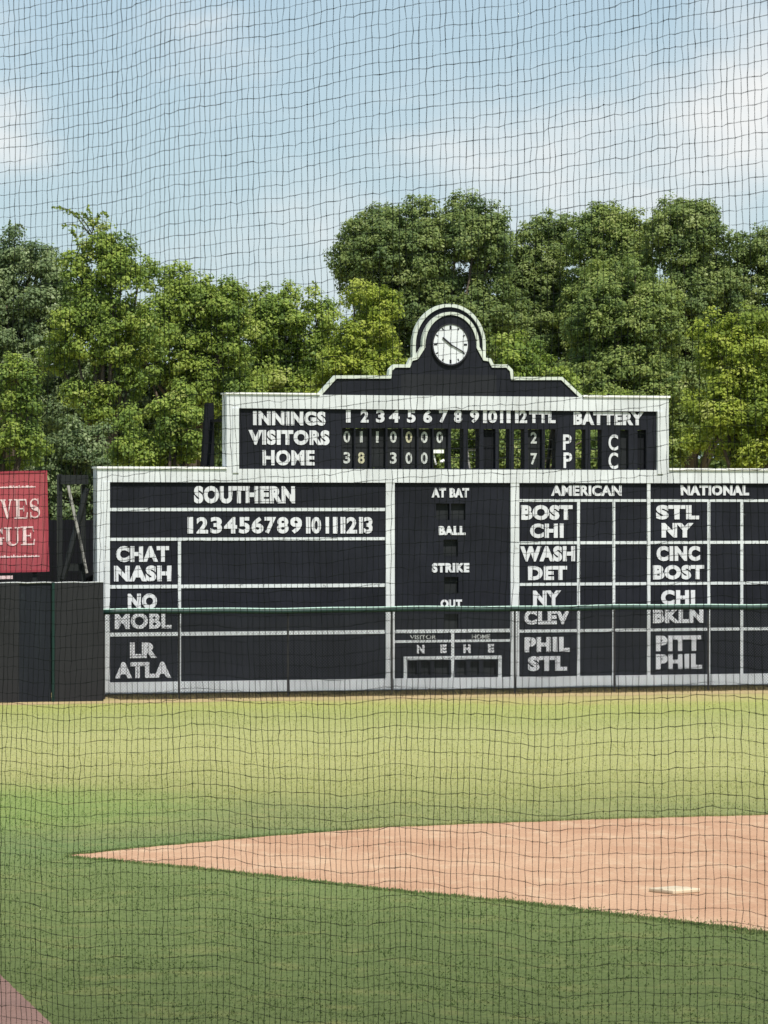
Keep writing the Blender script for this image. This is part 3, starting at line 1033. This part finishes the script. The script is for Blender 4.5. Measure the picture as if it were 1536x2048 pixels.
for ch, x0, x1, y0, y1 in (('E', -26, 5, 996, 1037), ('V', 9, 33, 997, 1036), ('E', 36, 64, 997, 1036), ('S', 66, 89, 996, 1036),
                           ('G', -22, 15, 1053, 1090), ('U', 15, 48, 1053, 1090), ('E', 48, 77, 1052, 1089)):
    mb = MB()
    ax, az1 = sg(x0, y0); bx, az0 = sg(x1, y1)
    for i, poly in enumerate(serif(ch)):
        mb.prism([(ax + (bx - ax) * u, az0 + (az1 - az0) * v) for u, v in poly], -0.012 - 0.0004 * i, -0.005)
    mb.build('painted_letter', M['redletter'], sp)

# ------------------------------------------------------------------ canvas base on the infield
bx, by, _ = gpt(1349, 1785)
base = empty('base_bag', (bx, by, 0.004), R(38))
tag(base, 'white canvas base bag lying on the infield clay at the lower right', 'base')
import bmesh
bm = bmesh.new()
bmesh.ops.create_cube(bm, size=1.0)
bmesh.ops.scale(bm, vec=(0.45, 0.45, 0.05), verts=bm.verts)
bmesh.ops.translate(bm, vec=(0, 0, 0.025), verts=bm.verts)
bmesh.ops.bevel(bm, geom=bm.edges[:] , offset=0.018, segments=3, affect='EDGES', profile=0.6)
me = bpy.data.meshes.new('cushion'); bm.to_mesh(me); bm.free(); me.materials.append(M['base'])
o = bpy.data.objects.new('cushion', me); COL.objects.link(o); o.parent = base
mb = MB(); mb.box(-0.22, 0.22, -0.03, 0.03, 0.0495, 0.053); mb.build('strap', M['base'], base)

# ------------------------------------------------------------------ trees
def leaf_material(name, cols, trans=0.35):
    m = bpy.data.materials.new(name)
    m.use_nodes = True
    m.node_tree.nodes.clear()
    w = NT(m.node_tree)
    out = w.n('ShaderNodeOutputMaterial')
    at = w.n('ShaderNodeAttribute', attribute_name='tint')
    c = w.ramp(at.outputs['Fac'], [(i / (len(cols) - 1), k) for i, k in enumerate(cols)])
    df = w.n('ShaderNodeBsdfPrincipled', i_Roughness=0.55)
    df.inputs['Specular IOR Level'].default_value = 0.25
    w.l(c, df.inputs['Base Color'])
    tr = w.n('ShaderNodeBsdfTranslucent')
    w.l(w.mix(0.5, c, (0.16, 0.20, 0.02)), tr.inputs[0])
    mx = w.n('ShaderNodeMixShader', i_0=trans)
    w.l(df.outputs[0], mx.inputs[1]); w.l(tr.outputs[0], mx.inputs[2])
    w.l(mx.outputs[0], out.inputs[0])
    return m


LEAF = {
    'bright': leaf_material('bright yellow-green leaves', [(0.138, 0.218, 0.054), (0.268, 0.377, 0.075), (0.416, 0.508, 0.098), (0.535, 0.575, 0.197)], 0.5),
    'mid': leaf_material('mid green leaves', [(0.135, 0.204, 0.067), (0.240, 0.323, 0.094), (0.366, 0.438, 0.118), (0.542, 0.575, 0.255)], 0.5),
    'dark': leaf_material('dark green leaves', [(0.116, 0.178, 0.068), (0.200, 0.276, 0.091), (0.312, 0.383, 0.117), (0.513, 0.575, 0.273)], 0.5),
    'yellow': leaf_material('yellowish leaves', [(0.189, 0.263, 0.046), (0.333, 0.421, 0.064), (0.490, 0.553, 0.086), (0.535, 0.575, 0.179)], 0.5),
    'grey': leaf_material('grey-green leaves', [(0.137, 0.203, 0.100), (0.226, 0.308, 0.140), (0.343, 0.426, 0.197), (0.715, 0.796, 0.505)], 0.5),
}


def leaf_mesh(name, centers, normals, sizes, tints, mat, rg):
    n = len(centers)
    rnd = rg.normal(size=(n, 3))
    t1 = np.cross(normals, rnd); t1 /= np.linalg.norm(t1, axis=1, keepdims=True) + 1e-9
    t2 = np.cross(normals, t1)
    asp = rg.uniform(0.45, 0.75, n)[:, None]
    a = t1 * sizes[:, None]; b = t2 * sizes[:, None] * asp
    bend = normals * (sizes * rg.uniform(-0.25, 0.1, n))[:, None]
    v = np.empty((n, 4, 3), np.float32)
    v[:, 0] = centers - a + bend
    v[:, 1] = centers + b
    v[:, 2] = centers + a + bend
    v[:, 3] = centers - b
    me = bpy.data.meshes.new(name)
    me.vertices.add(n * 4); me.loops.add(n * 4); me.polygons.add(n)
    me.vertices.foreach_set('co', v.ravel())
    me.loops.foreach_set('vertex_index', np.arange(n * 4, dtype=np.int32))
    me.polygons.foreach_set('loop_start', np.arange(0, n * 4, 4, dtype=np.int32))
    me.polygons.foreach_set('loop_total', np.full(n, 4, np.int32))
    at = me.attributes.new('tint', 'FLOAT', 'POINT')
    at.data.foreach_set('value', np.repeat(tints, 4).astype(np.float32))
    me.materials.append(mat)
    me.update()
    return me


def unit(rg, n):
    v = rg.normal(size=(n, 3)); return v / np.linalg.norm(v, axis=1, keepdims=True)


def tree(label, depth, main, kind, seed, extra=(), leaf=0.058, dens=1.2, sprays=(), cat='tree', n_lobes=None, name='broadleaf_tree'):
    """main: list of pixel ellipses (cx, cy, rx, ry) seen at 'depth'. Every ellipse becomes a bulge of the crown with
    rounded lobes; lobes carry clumps of leaves."""
    rg = np.random.default_rng(seed)
    k = depth / F
    def w(px, py, dd=0.0): return np.array(((px - 768) * k, depth + dd, CAM_H + (HZ - py) * k))
    cx0 = np.mean([m[0] for m in main])
    root_loc = np.array((w(cx0, 0)[0], depth, 0.0))
    root = empty(name, tuple(root_loc))
    tag(root, label, cat, 'trees behind the scoreboard')
    C = []; N = []; S = []; T = []
    lobes = []
    for (cx, cy, rx, ry) in main:
        c = w(cx, cy); rr = np.array((rx * k, min(rx, ry) * k * 0.9, ry * k))
        area = rr[0] * rr[2] * 4 * np.pi
        nl = n_lobes or int(np.clip(area / 0.9, 10, 60))
        for u in unit(rg, nl):
            if u[1] > 0.55: continue
            if u[2] < -0.8: continue
            lr = min(rr) * rg.uniform(0.26, 0.44)
            lobes.append((c + u * (rr - lr * 0.75) , lr, u))
        # inner filling so the crown is not hollow
        for u in unit(rg, max(4, nl // 5)):
            lobes.append((c + u * rr * 0.4, min(rr) * 0.45, u))
    for (ex, ey, er) in extra:
        lobes.append((w(ex, ey, rg.uniform(-.4, .4)), er * k, np.array((0, -0.5, 0.85))))
    for (lc, lr, lu) in lobes:
        ncl = int(np.clip(4 * np.pi * lr * lr / 0.16, 8, 70))
        tl = rg.normal(0, 0.15)
        for u in unit(rg, ncl):
            if u[1] > 0.6 and rg.random() < 0.6: continue
            cr = rg.uniform(0.14, 0.30)
            cc_ = lc + u * lr * rg.uniform(0.62, 1.12)
            m = int(26 * dens * rg.uniform(0.6, 1.3) * (cr / 0.2) ** 2 * (0.075 / leaf) ** 1.2)
            if m < 3: continue
            dirs = unit(rg, m)
            rad = cr * rg.random(m) ** 0.45
            C.append(cc_ + dirs * rad[:, None] * np.array((1.1, 1.0, 0.8)))
            nn = dirs * 0.5 + u * 0.6 + np.array((0.0, -0.1, 0.55)) + rg.normal(size=(m, 3)) * 0.42
            N.append(nn / np.linalg.norm(nn, axis=1, keepdims=True))
            S.append(leaf * rg.uniform(0.6, 1.25, m))
            T.append(np.clip(0.40 + tl + rg.normal(0, 0.10) + rg.normal(0, 0.13, m), 0, 1))
    # long thin sprays that stand out against the sky
    sp_mb = MB()
    for (x0, y0, x1, y1, droop, cnt) in sprays:
        a = w(x0, y0); b = w(x1, y1, rg.uniform(-.3, .3))
        path = []
        for i in range(14):
            t = i / 13
            p = a + (b - a) * t
            p[2] += droop * k * math.sin(math.pi * min(1, t * 1.0)) 
            path.append(p)
        sp_mb.tube([p - root_loc for p in path], [0.014 * (1 - i / 15) + 0.004 for i in range(14)], 4)
        for i in range(int(cnt * 2.2)):
            t = rg.uniform(0.25, 1.0); j = min(12, int(t * 13))
            p = path[j] + (path[j + 1] - path[j]) * (t * 13 - j)
            C.append((p + rg.normal(0, 0.028, 3) + np.array((0, 0, -0.02)))[None]); nn = unit(rg, 1); N.append(nn)
            S.append(np.array([0.07 * rg.uniform(0.45, 0.9)])); T.append(np.array([rg.uniform(0.2, 0.8)]))
    C = np.concatenate(C) - root_loc; N = np.concatenate(N); S = np.concatenate(S); T = np.concatenate(T)
    me = leaf_mesh('crown', C, N, S, T, LEAF[kind], rg)
    o = bpy.data.objects.new('crown', me); COL.objects.link(o); o.parent = root
    if sprays:
        sp_mb.build_each('twig', M['bark'], root)
    # trunk and limbs
    mb = MB()
    top = np.mean([w(m[0], m[1]) for m in main], axis=0) - root_loc
    h = max(1.0, top[2])
    r0 = 0.10 + 0.022 * h
    pts = [(0.05 * math.sin(seed), 0, 0), (0.10 * math.sin(seed + 1), 0.05, h * 0.35), (top[0] * 0.6, top[1], h * 0.7), (top[0], top[1], h)]
    mb.tube(pts, [r0 * 1.25, r0 * 0.9, r0 * 0.6, r0 * 0.25], 9)
    for (lc, lr, lu) in lobes[::5]:
        e = lc - root_loc
        st_ = np.array((pts[2][0], pts[2][1], h * rg.uniform(0.4, 0.75)))
        if st_[2] > e[2] + 0.5: st_[2] = max(0.3, e[2] - 0.5)
        md = (st_ + e) / 2 + np.array((0, 0, 0.15 * rg.random()))
        mb.tube([st_, md, e], [r0 * 0.38, r0 * 0.22, r0 * 0.07], 5)
    mb.build('trunk', M['bark'], root, smooth=True)
    return len(C)


TOT = 0
TREES = [
    # --- back row, right of centre
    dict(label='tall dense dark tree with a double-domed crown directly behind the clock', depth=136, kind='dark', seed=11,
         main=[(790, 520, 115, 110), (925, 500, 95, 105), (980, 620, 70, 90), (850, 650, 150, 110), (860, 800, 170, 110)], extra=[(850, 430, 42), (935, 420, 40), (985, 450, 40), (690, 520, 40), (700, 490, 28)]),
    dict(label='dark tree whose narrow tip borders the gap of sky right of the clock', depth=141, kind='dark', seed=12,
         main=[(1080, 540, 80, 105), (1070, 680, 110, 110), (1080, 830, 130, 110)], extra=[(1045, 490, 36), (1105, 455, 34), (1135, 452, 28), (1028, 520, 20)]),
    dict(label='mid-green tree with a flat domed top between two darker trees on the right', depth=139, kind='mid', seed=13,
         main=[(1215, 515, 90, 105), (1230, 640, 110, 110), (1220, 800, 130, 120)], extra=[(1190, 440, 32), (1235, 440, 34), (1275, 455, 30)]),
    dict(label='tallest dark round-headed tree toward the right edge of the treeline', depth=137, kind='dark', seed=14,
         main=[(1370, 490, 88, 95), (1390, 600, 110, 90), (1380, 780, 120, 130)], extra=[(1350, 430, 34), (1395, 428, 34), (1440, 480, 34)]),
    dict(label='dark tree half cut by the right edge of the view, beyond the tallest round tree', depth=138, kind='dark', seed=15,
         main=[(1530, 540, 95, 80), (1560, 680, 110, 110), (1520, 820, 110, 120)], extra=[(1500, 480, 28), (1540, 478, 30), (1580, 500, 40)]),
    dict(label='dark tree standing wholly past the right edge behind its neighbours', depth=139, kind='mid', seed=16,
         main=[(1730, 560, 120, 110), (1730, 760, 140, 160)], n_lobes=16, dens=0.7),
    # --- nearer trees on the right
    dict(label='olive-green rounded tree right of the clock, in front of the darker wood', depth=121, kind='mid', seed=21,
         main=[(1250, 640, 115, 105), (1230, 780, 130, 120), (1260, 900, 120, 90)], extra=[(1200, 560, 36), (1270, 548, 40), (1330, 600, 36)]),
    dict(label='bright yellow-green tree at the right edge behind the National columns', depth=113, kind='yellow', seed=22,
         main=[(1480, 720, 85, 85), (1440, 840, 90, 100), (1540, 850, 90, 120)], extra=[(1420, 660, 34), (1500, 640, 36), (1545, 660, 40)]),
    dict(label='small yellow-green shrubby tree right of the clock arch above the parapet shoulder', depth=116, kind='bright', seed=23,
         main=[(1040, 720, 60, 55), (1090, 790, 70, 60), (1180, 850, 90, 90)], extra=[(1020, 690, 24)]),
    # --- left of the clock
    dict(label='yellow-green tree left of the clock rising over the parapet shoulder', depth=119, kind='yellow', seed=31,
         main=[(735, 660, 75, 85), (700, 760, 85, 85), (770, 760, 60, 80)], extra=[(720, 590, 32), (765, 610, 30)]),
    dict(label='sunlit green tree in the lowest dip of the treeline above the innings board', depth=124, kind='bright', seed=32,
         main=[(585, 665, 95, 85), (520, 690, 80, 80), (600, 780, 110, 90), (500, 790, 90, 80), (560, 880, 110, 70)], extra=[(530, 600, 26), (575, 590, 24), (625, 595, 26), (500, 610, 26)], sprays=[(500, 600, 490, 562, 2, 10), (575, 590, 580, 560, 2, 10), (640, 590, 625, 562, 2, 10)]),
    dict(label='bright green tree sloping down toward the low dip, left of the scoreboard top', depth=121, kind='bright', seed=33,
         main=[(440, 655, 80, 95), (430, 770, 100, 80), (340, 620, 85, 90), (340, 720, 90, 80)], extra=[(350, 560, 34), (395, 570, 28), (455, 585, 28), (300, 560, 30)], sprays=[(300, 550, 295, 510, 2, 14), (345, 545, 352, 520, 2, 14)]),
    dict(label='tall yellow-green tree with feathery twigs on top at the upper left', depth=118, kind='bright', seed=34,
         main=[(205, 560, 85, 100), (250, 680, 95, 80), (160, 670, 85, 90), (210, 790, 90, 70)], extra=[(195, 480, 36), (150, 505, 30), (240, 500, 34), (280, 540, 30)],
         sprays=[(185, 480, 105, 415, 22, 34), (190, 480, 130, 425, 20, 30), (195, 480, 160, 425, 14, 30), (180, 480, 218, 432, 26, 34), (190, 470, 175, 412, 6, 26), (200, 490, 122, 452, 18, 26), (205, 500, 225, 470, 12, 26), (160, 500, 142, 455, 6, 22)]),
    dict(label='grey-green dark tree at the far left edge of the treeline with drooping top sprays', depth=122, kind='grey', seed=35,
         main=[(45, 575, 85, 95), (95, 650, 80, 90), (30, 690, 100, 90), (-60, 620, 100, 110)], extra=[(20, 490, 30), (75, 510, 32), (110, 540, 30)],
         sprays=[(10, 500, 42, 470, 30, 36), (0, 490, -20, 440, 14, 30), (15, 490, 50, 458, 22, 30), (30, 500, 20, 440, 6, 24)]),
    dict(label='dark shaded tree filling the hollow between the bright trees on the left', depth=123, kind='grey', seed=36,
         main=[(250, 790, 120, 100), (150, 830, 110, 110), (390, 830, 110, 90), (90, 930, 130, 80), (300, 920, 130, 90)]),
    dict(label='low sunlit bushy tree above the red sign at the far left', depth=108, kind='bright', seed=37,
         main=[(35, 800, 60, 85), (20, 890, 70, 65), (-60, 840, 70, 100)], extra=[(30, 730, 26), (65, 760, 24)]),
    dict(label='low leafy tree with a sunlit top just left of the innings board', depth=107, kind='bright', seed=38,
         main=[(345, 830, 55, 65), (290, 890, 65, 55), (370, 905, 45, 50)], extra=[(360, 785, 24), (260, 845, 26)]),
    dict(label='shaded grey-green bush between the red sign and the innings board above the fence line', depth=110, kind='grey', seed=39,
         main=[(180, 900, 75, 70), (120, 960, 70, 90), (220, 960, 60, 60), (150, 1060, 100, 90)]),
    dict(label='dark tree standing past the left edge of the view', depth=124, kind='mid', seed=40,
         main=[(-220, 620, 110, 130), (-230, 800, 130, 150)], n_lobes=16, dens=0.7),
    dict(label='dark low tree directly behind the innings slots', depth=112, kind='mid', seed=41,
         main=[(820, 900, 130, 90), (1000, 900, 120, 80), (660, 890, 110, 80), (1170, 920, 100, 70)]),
]
for t in TREES:
    TOT += tree(**t)

# far belt of woodland seen only through gaps between the trunks
rg = np.random.default_rng(99)
C = []; N = []; S = []; T = []
for i in range(9000):
    x = rg.uniform(-26, 26); z = rg.uniform(0, 10.5) * (0.85 + 0.15 * math.sin(x * 0.9)); y = 150 + rg.uniform(-1.5, 1.5)
    m = 9
    C.append(np.array((x, y, z)) + rg.normal(0, 0.4, (m, 3))); n_ = rg.normal(size=(m, 3)) + np.array((0, -0.6, 0.6))
    N.append(n_ / np.linalg.norm(n_, axis=1, keepdims=True)); S.append(rg.uniform(0.12, 0.24, m)); T.append(rg.uniform(0, 0.6, m))
me = leaf_mesh('distant_wood', np.concatenate(C), np.concatenate(N), np.concatenate(S), np.concatenate(T), LEAF['dark'], rg)
o = bpy.data.objects.new('distant_wood', me); COL.objects.link(o)
tag(o, 'dark belt of far woodland seen through gaps between the trees', 'woodland', kind='stuff')

# short mown turf: blades over the part of the field one can see


def in_poly(x, y, poly):
    c = np.zeros(len(x), bool)
    n = len(poly)
    for i in range(n):
        x0, y0 = poly[i]; x1, y1 = poly[(i + 1) % n]
        if y0 == y1: continue
        hit = ((y0 > y) != (y1 > y)) & (x < (x1 - x0) * (y - y0) / (y1 - y0) + x0)
        c ^= hit
    return c


def make_turf():
    rg = np.random.default_rng(21)
    Xs = []; Ys = []
    for y0, y1, dn in ((30, 45, 400), (45, 60, 340), (60, 75, 240), (75, 95, 160)):
        wd = 0.118 * (y0 + y1) / 2 + 1.5
        n = int(2 * wd * (y1 - y0) * dn * 0.62)
        y = rg.uniform(y0, y1, n); x = rg.uniform(-1, 1, n) * (0.105 * y + 1.6)
        Xs.append(x); Ys.append(y)
    x = np.concatenate(Xs); y = np.concatenate(Ys)
    # thin, patchy cover
    ph = np.sin(x * 1.7 + 0.6 * np.sin(y * 0.9)) * np.sin(y * 0.83 + 1.1 * np.sin(x * 0.7)) + 0.5 * np.sin(x * 4.1 + y * 2.3)
    keep = rg.random(len(x)) < np.clip(0.72 + 0.3 * ph, 0.15, 1)
    keep &= ~in_poly(x, y, top_edge + far + low_edge)
    keep &= ~in_poly(x, y, cl + [(-3.2, 26.0), (-14.0, 26.0), (-16.0, 50.0)])
    ln = (x - A.x) * -TY + (y - A.y) * TX                    # distance into the board line
    keep &= ln < -3.3
    x = x[keep]; y = y[keep]
    n0 = len(x)
    # a longer fringe where the turf meets the clay
    for line, sgn in ((top_edge, 1), (low_edge, -1)):
        for a, b in zip(line[:-1], line[1:]):
            ln_ = math.hypot(b[0] - a[0], b[1] - a[1])
            m = int(ln_ * 420)
            t = rg.random(m)
            off = np.abs(rg.normal(0, 0.10, m)) - 0.06 + 0.05 * np.sin(t * ln_ * 3.1) * np.sin(t * ln_ * 7.7)
            x = np.concatenate([x, a[0] + (b[0] - a[0]) * t]); y = np.concatenate([y, a[1] + (b[1] - a[1]) * t + sgn * off])
    # stray grass creeping into the clay along its worn near edge
    a, b = low_edge[0], low_edge[4]
    m = 2600
    t = rg.random(m); wgt = 1 - t
    off = np.abs(rg.normal(0, 0.55, m)) * (0.35 + wgt)
    x = np.concatenate([x, a[0] + (b[0] - a[0]) * t]); y = np.concatenate([y, a[1] + (b[1] - a[1]) * t + off])
    n = len(x)
    h = rg.uniform(0.010, 0.028, n) * np.where(rg.random(n) < 0.06, 1.6, 1)
    h[n0:-2600] *= 1.5
    wd = rg.uniform(0.006, 0.016, n)
    a = rg.uniform(0, np.pi, n)
    lx = rg.normal(0, 0.014, n); ly = rg.normal(0, 0.014, n)
    v = np.empty((n, 3, 3), np.float32)
    v[:, 0] = np.stack([x - wd * np.cos(a), y - wd * np.sin(a), np.zeros(n)], -1)
    v[:, 1] = np.stack([x + wd * np.cos(a), y + wd * np.sin(a), np.zeros(n)], -1)
    v[:, 2] = np.stack([x + lx, y + ly, h], -1)
    me = bpy.data.meshes.new('grass_blades')
    me.vertices.add(n * 3); me.vertices.foreach_set('co', v.ravel())
    me.loops.add(n * 3); me.loops.foreach_set('vertex_index', np.arange(n * 3, dtype=np.int32))
    me.polygons.add(n); me.polygons.foreach_set('loop_start', np.arange(0, n * 3, 3, dtype=np.int32)); me.polygons.foreach_set('loop_total', np.full(n, 3, np.int32))
    at = me.attributes.new('tint', 'FLOAT', 'POINT')
    at.data.foreach_set('value', np.repeat(rg.random(n), 3).astype(np.float32))
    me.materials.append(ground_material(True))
    me.update()
    o = bpy.data.objects.new('short_grass', me); COL.objects.link(o)
    tag(o, 'short mown grass of the ball field', 'grass', kind='stuff')
    print('blades', n)


make_turf()

# weeds along the foot of the board
C = []; N = []; S = []; T = []
v = []; f_ = []
for i in range(9000):
    s = rng.uniform(0.2, SR + 2); y = -0.12 - abs(rng.gauss(0, 0.8))
    h = rng.uniform(0.03, 0.11) * (1.4 if rng.random() < 0.15 else 1)
    a = rng.uniform(0, math.pi); wd = rng.uniform(0.006, 0.014)
    x_, y_, _ = bw(s, y)
    lx, ly = rng.gauss(0, 0.03), rng.gauss(0, 0.03)
    b0 = len(v)
    v += [(x_ - wd * math.cos(a), y_ - wd * math.sin(a), 0.0), (x_ + wd * math.cos(a), y_ + wd * math.sin(a), 0.0), (x_ + lx, y_ + ly, h)]
    f_.append((b0, b0 + 1, b0 + 2))
me = bpy.data.meshes.new('weeds'); me.from_pydata(v, [], f_); me.update()
wm, w_, b_, _o = new_mat('dry weed stems')
geo = w_.n('ShaderNodeNewGeometry'); nz_ = w_.n('ShaderNodeTexNoise', i_Scale=2.5, i_Detail=4.0); w_.l(geo.outputs['Position'], nz_.inputs[0])
w_.l(w_.ramp(nz_.outputs[0], [(0.35, (0.10, 0.075, 0.03)), (0.55, (0.16, 0.13, 0.05)), (0.7, (0.09, 0.10, 0.03))]), b_.inputs['Base Color'])
b_.inputs['Roughness'].default_value = 0.9
me.materials.append(wm)
o = bpy.data.objects.new('weeds', me); COL.objects.link(o)
tag(o, 'thin dry weeds and grass along the foot of the scoreboard', 'weeds', kind='stuff')

# ------------------------------------------------------------------ protective netting between stand and field
def make_net():
    rg = np.random.default_rng(7)
    th = R(40)
    U0, U1 = -3.9, 3.4
    du = 0.0283
    us = np.arange(U0, U1, du)
    J = np.arange(-62, 64)
    nu, nj = len(us), len(J)
    U, JJ = np.meshgrid(us, J.astype(float), indexing='ij')
    sp = 0.0468 + 0.0008 * np.clip(U, -3, 3)
    z = CAM_H + 0.049 * U + JJ * sp
    low = np.clip((-JJ + 8) / 45, 0, 1); high = np.clip((JJ - 5) / 40, 0, 1)
    z += (0.005 + 0.012 * low) * np.sin(2 * np.pi * U / 1.15 + 0.6 + 0.01 * JJ)
    z += (0.002 + 0.005 * low) * np.sin(2 * np.pi * U / 0.47 + 1.9 + 0.05 * JJ)
    z += 0.005 * high * np.sin(2 * np.pi * U / 0.9 + 2.6 - 0.03 * JJ)
    # each row sits a little unevenly, and neighbouring knots step up and down
    z += rg.normal(0, 0.0018, (1, nj)) + rg.normal(0, 0.0016, (nu, nj))
    step = np.cumsum(rg.normal(0, 0.0016, (nu, nj)), axis=0)
    step -= np.linspace(0, 1, nu)[:, None] * step[-1]
    ker = np.ones(9) / 9
    smooth = np.apply_along_axis(lambda a: np.convolve(a, ker, 'same'), 0, step)
    z += np.clip(step - smooth, -0.006, 0.006) + 0.35 * smooth * 0.5
    uu = U + rg.normal(0, 0.0007, (nu, nj)) + 0.004 * np.sin(JJ * 0.06 + U * 1.3) + rg.normal(0, 0.0011, (nu, 1))
    bel = 0.05 * np.sin(2 * np.pi * U / 2.3) * np.sin(JJ * 0.05) + rg.normal(0, 0.002, (nu, nj))
    X = uu * math.cos(th) + bel * math.sin(th)
    Y = 14.2 - uu * math.sin(th) + bel * math.cos(th)
    P = np.stack([X, Y, z], -1).astype(np.float32)          # nu, nj, 3
    nrm = np.array((math.sin(th), math.cos(th), 0.0)); tan = np.array((math.cos(th), -math.sin(th), 0.0)); up = np.array((0, 0, 1.0))
    V = []; Fc = []; off = 0

    def cords(grid, r, side, closed_axis):
        """grid: (lines, points, 3), r: (lines, points) radii -> three-sided cords"""
        nonlocal off
        L_, K_, _ = grid.shape
        ring = []
        for a in (90, 210, 330):
            ring.append(grid + (side * math.cos(R(a)) + nrm * math.sin(R(a)))[None, None] * r[..., None])
        vv = np.stack(ring, 2)                                  # L,K,3,3
        V.append(vv.reshape(-1, 3))
        idx = off + np.arange(L_ * K_ * 3).reshape(L_, K_, 3)
        for a in range(3):
            b = (a + 1) % 3
            q = np.stack([idx[:, :-1, a], idx[:, :-1, b], idx[:, 1:, b], idx[:, 1:, a]], -1)
            Fc.append(q.reshape(-1, 4))
        off += L_ * K_ * 3
    # verticals: two extra points per cell so that the cord thins and thickens
    rv = 0.00118 * (1 + 0.10 * rg.normal(size=(nu, 1))) * (1 + 0.16 * rg.normal(size=(nu, nj)))
    cords(P, np.clip(rv, 0.0006, 0.0022), tan, False)
    rh = 0.00100 * (1 + 0.10 * rg.normal(size=(1, nj))) * (1 + 0.28 * rg.normal(size=(nu, nj)))
    cords(np.transpose(P, (1, 0, 2)), np.clip(rh, 0.0005, 0.0023).T, up, False)
    # knots: small octahedra
    kr = np.clip(0.0021 * (1 + 0.35 * rg.normal(size=(nu, nj))), 0.001, 0.0042)
    pk = P.reshape(-1, 3); kr = kr.reshape(-1, 1)
    ax = [tan, -tan, nrm, -nrm, up, -up]
    vv = np.stack([pk + a[None] * kr * (1.15 if i < 2 else 1.0) for i, a in enumerate(ax)], 1)
    base = off + np.arange(len(pk)) * 6
    tri = np.array([(0, 2, 4), (2, 1, 4), (1, 3, 4), (3, 0, 4), (2, 0, 5), (1, 2, 5), (3, 1, 5), (0, 3, 5)])
    tris = (base[:, None, None] + tri[None]).reshape(-1, 3)
    V.append(vv.reshape(-1, 3))
    verts = np.concatenate(V).astype(np.float32)
    quads = np.concatenate(Fc)
    me = bpy.data.meshes.new('cord_mesh')
    nq, ntr = len(quads), len(tris)
    me.vertices.add(len(verts)); me.vertices.foreach_set('co', verts.ravel())
    me.loops.add(nq * 4 + ntr * 3)
    me.loops.foreach_set('vertex_index', np.concatenate([quads.ravel(), tris.ravel()]).astype(np.int32))
    me.polygons.add(nq + ntr)
    me.polygons.foreach_set('loop_start', np.concatenate([np.arange(nq) * 4, nq * 4 + np.arange(ntr) * 3]).astype(np.int32))
    me.polygons.foreach_set('loop_total', np.concatenate([np.full(nq, 4), np.full(ntr, 3)]).astype(np.int32))
    me.materials.append(M['net'])
    me.update()
    o = bpy.data.objects.new('protective_netting', me)
    COL.objects.link(o)
    tag(o, 'dark knotted protective netting hanging between the stand and the field', 'netting')


make_net()
print('leaves', TOT)
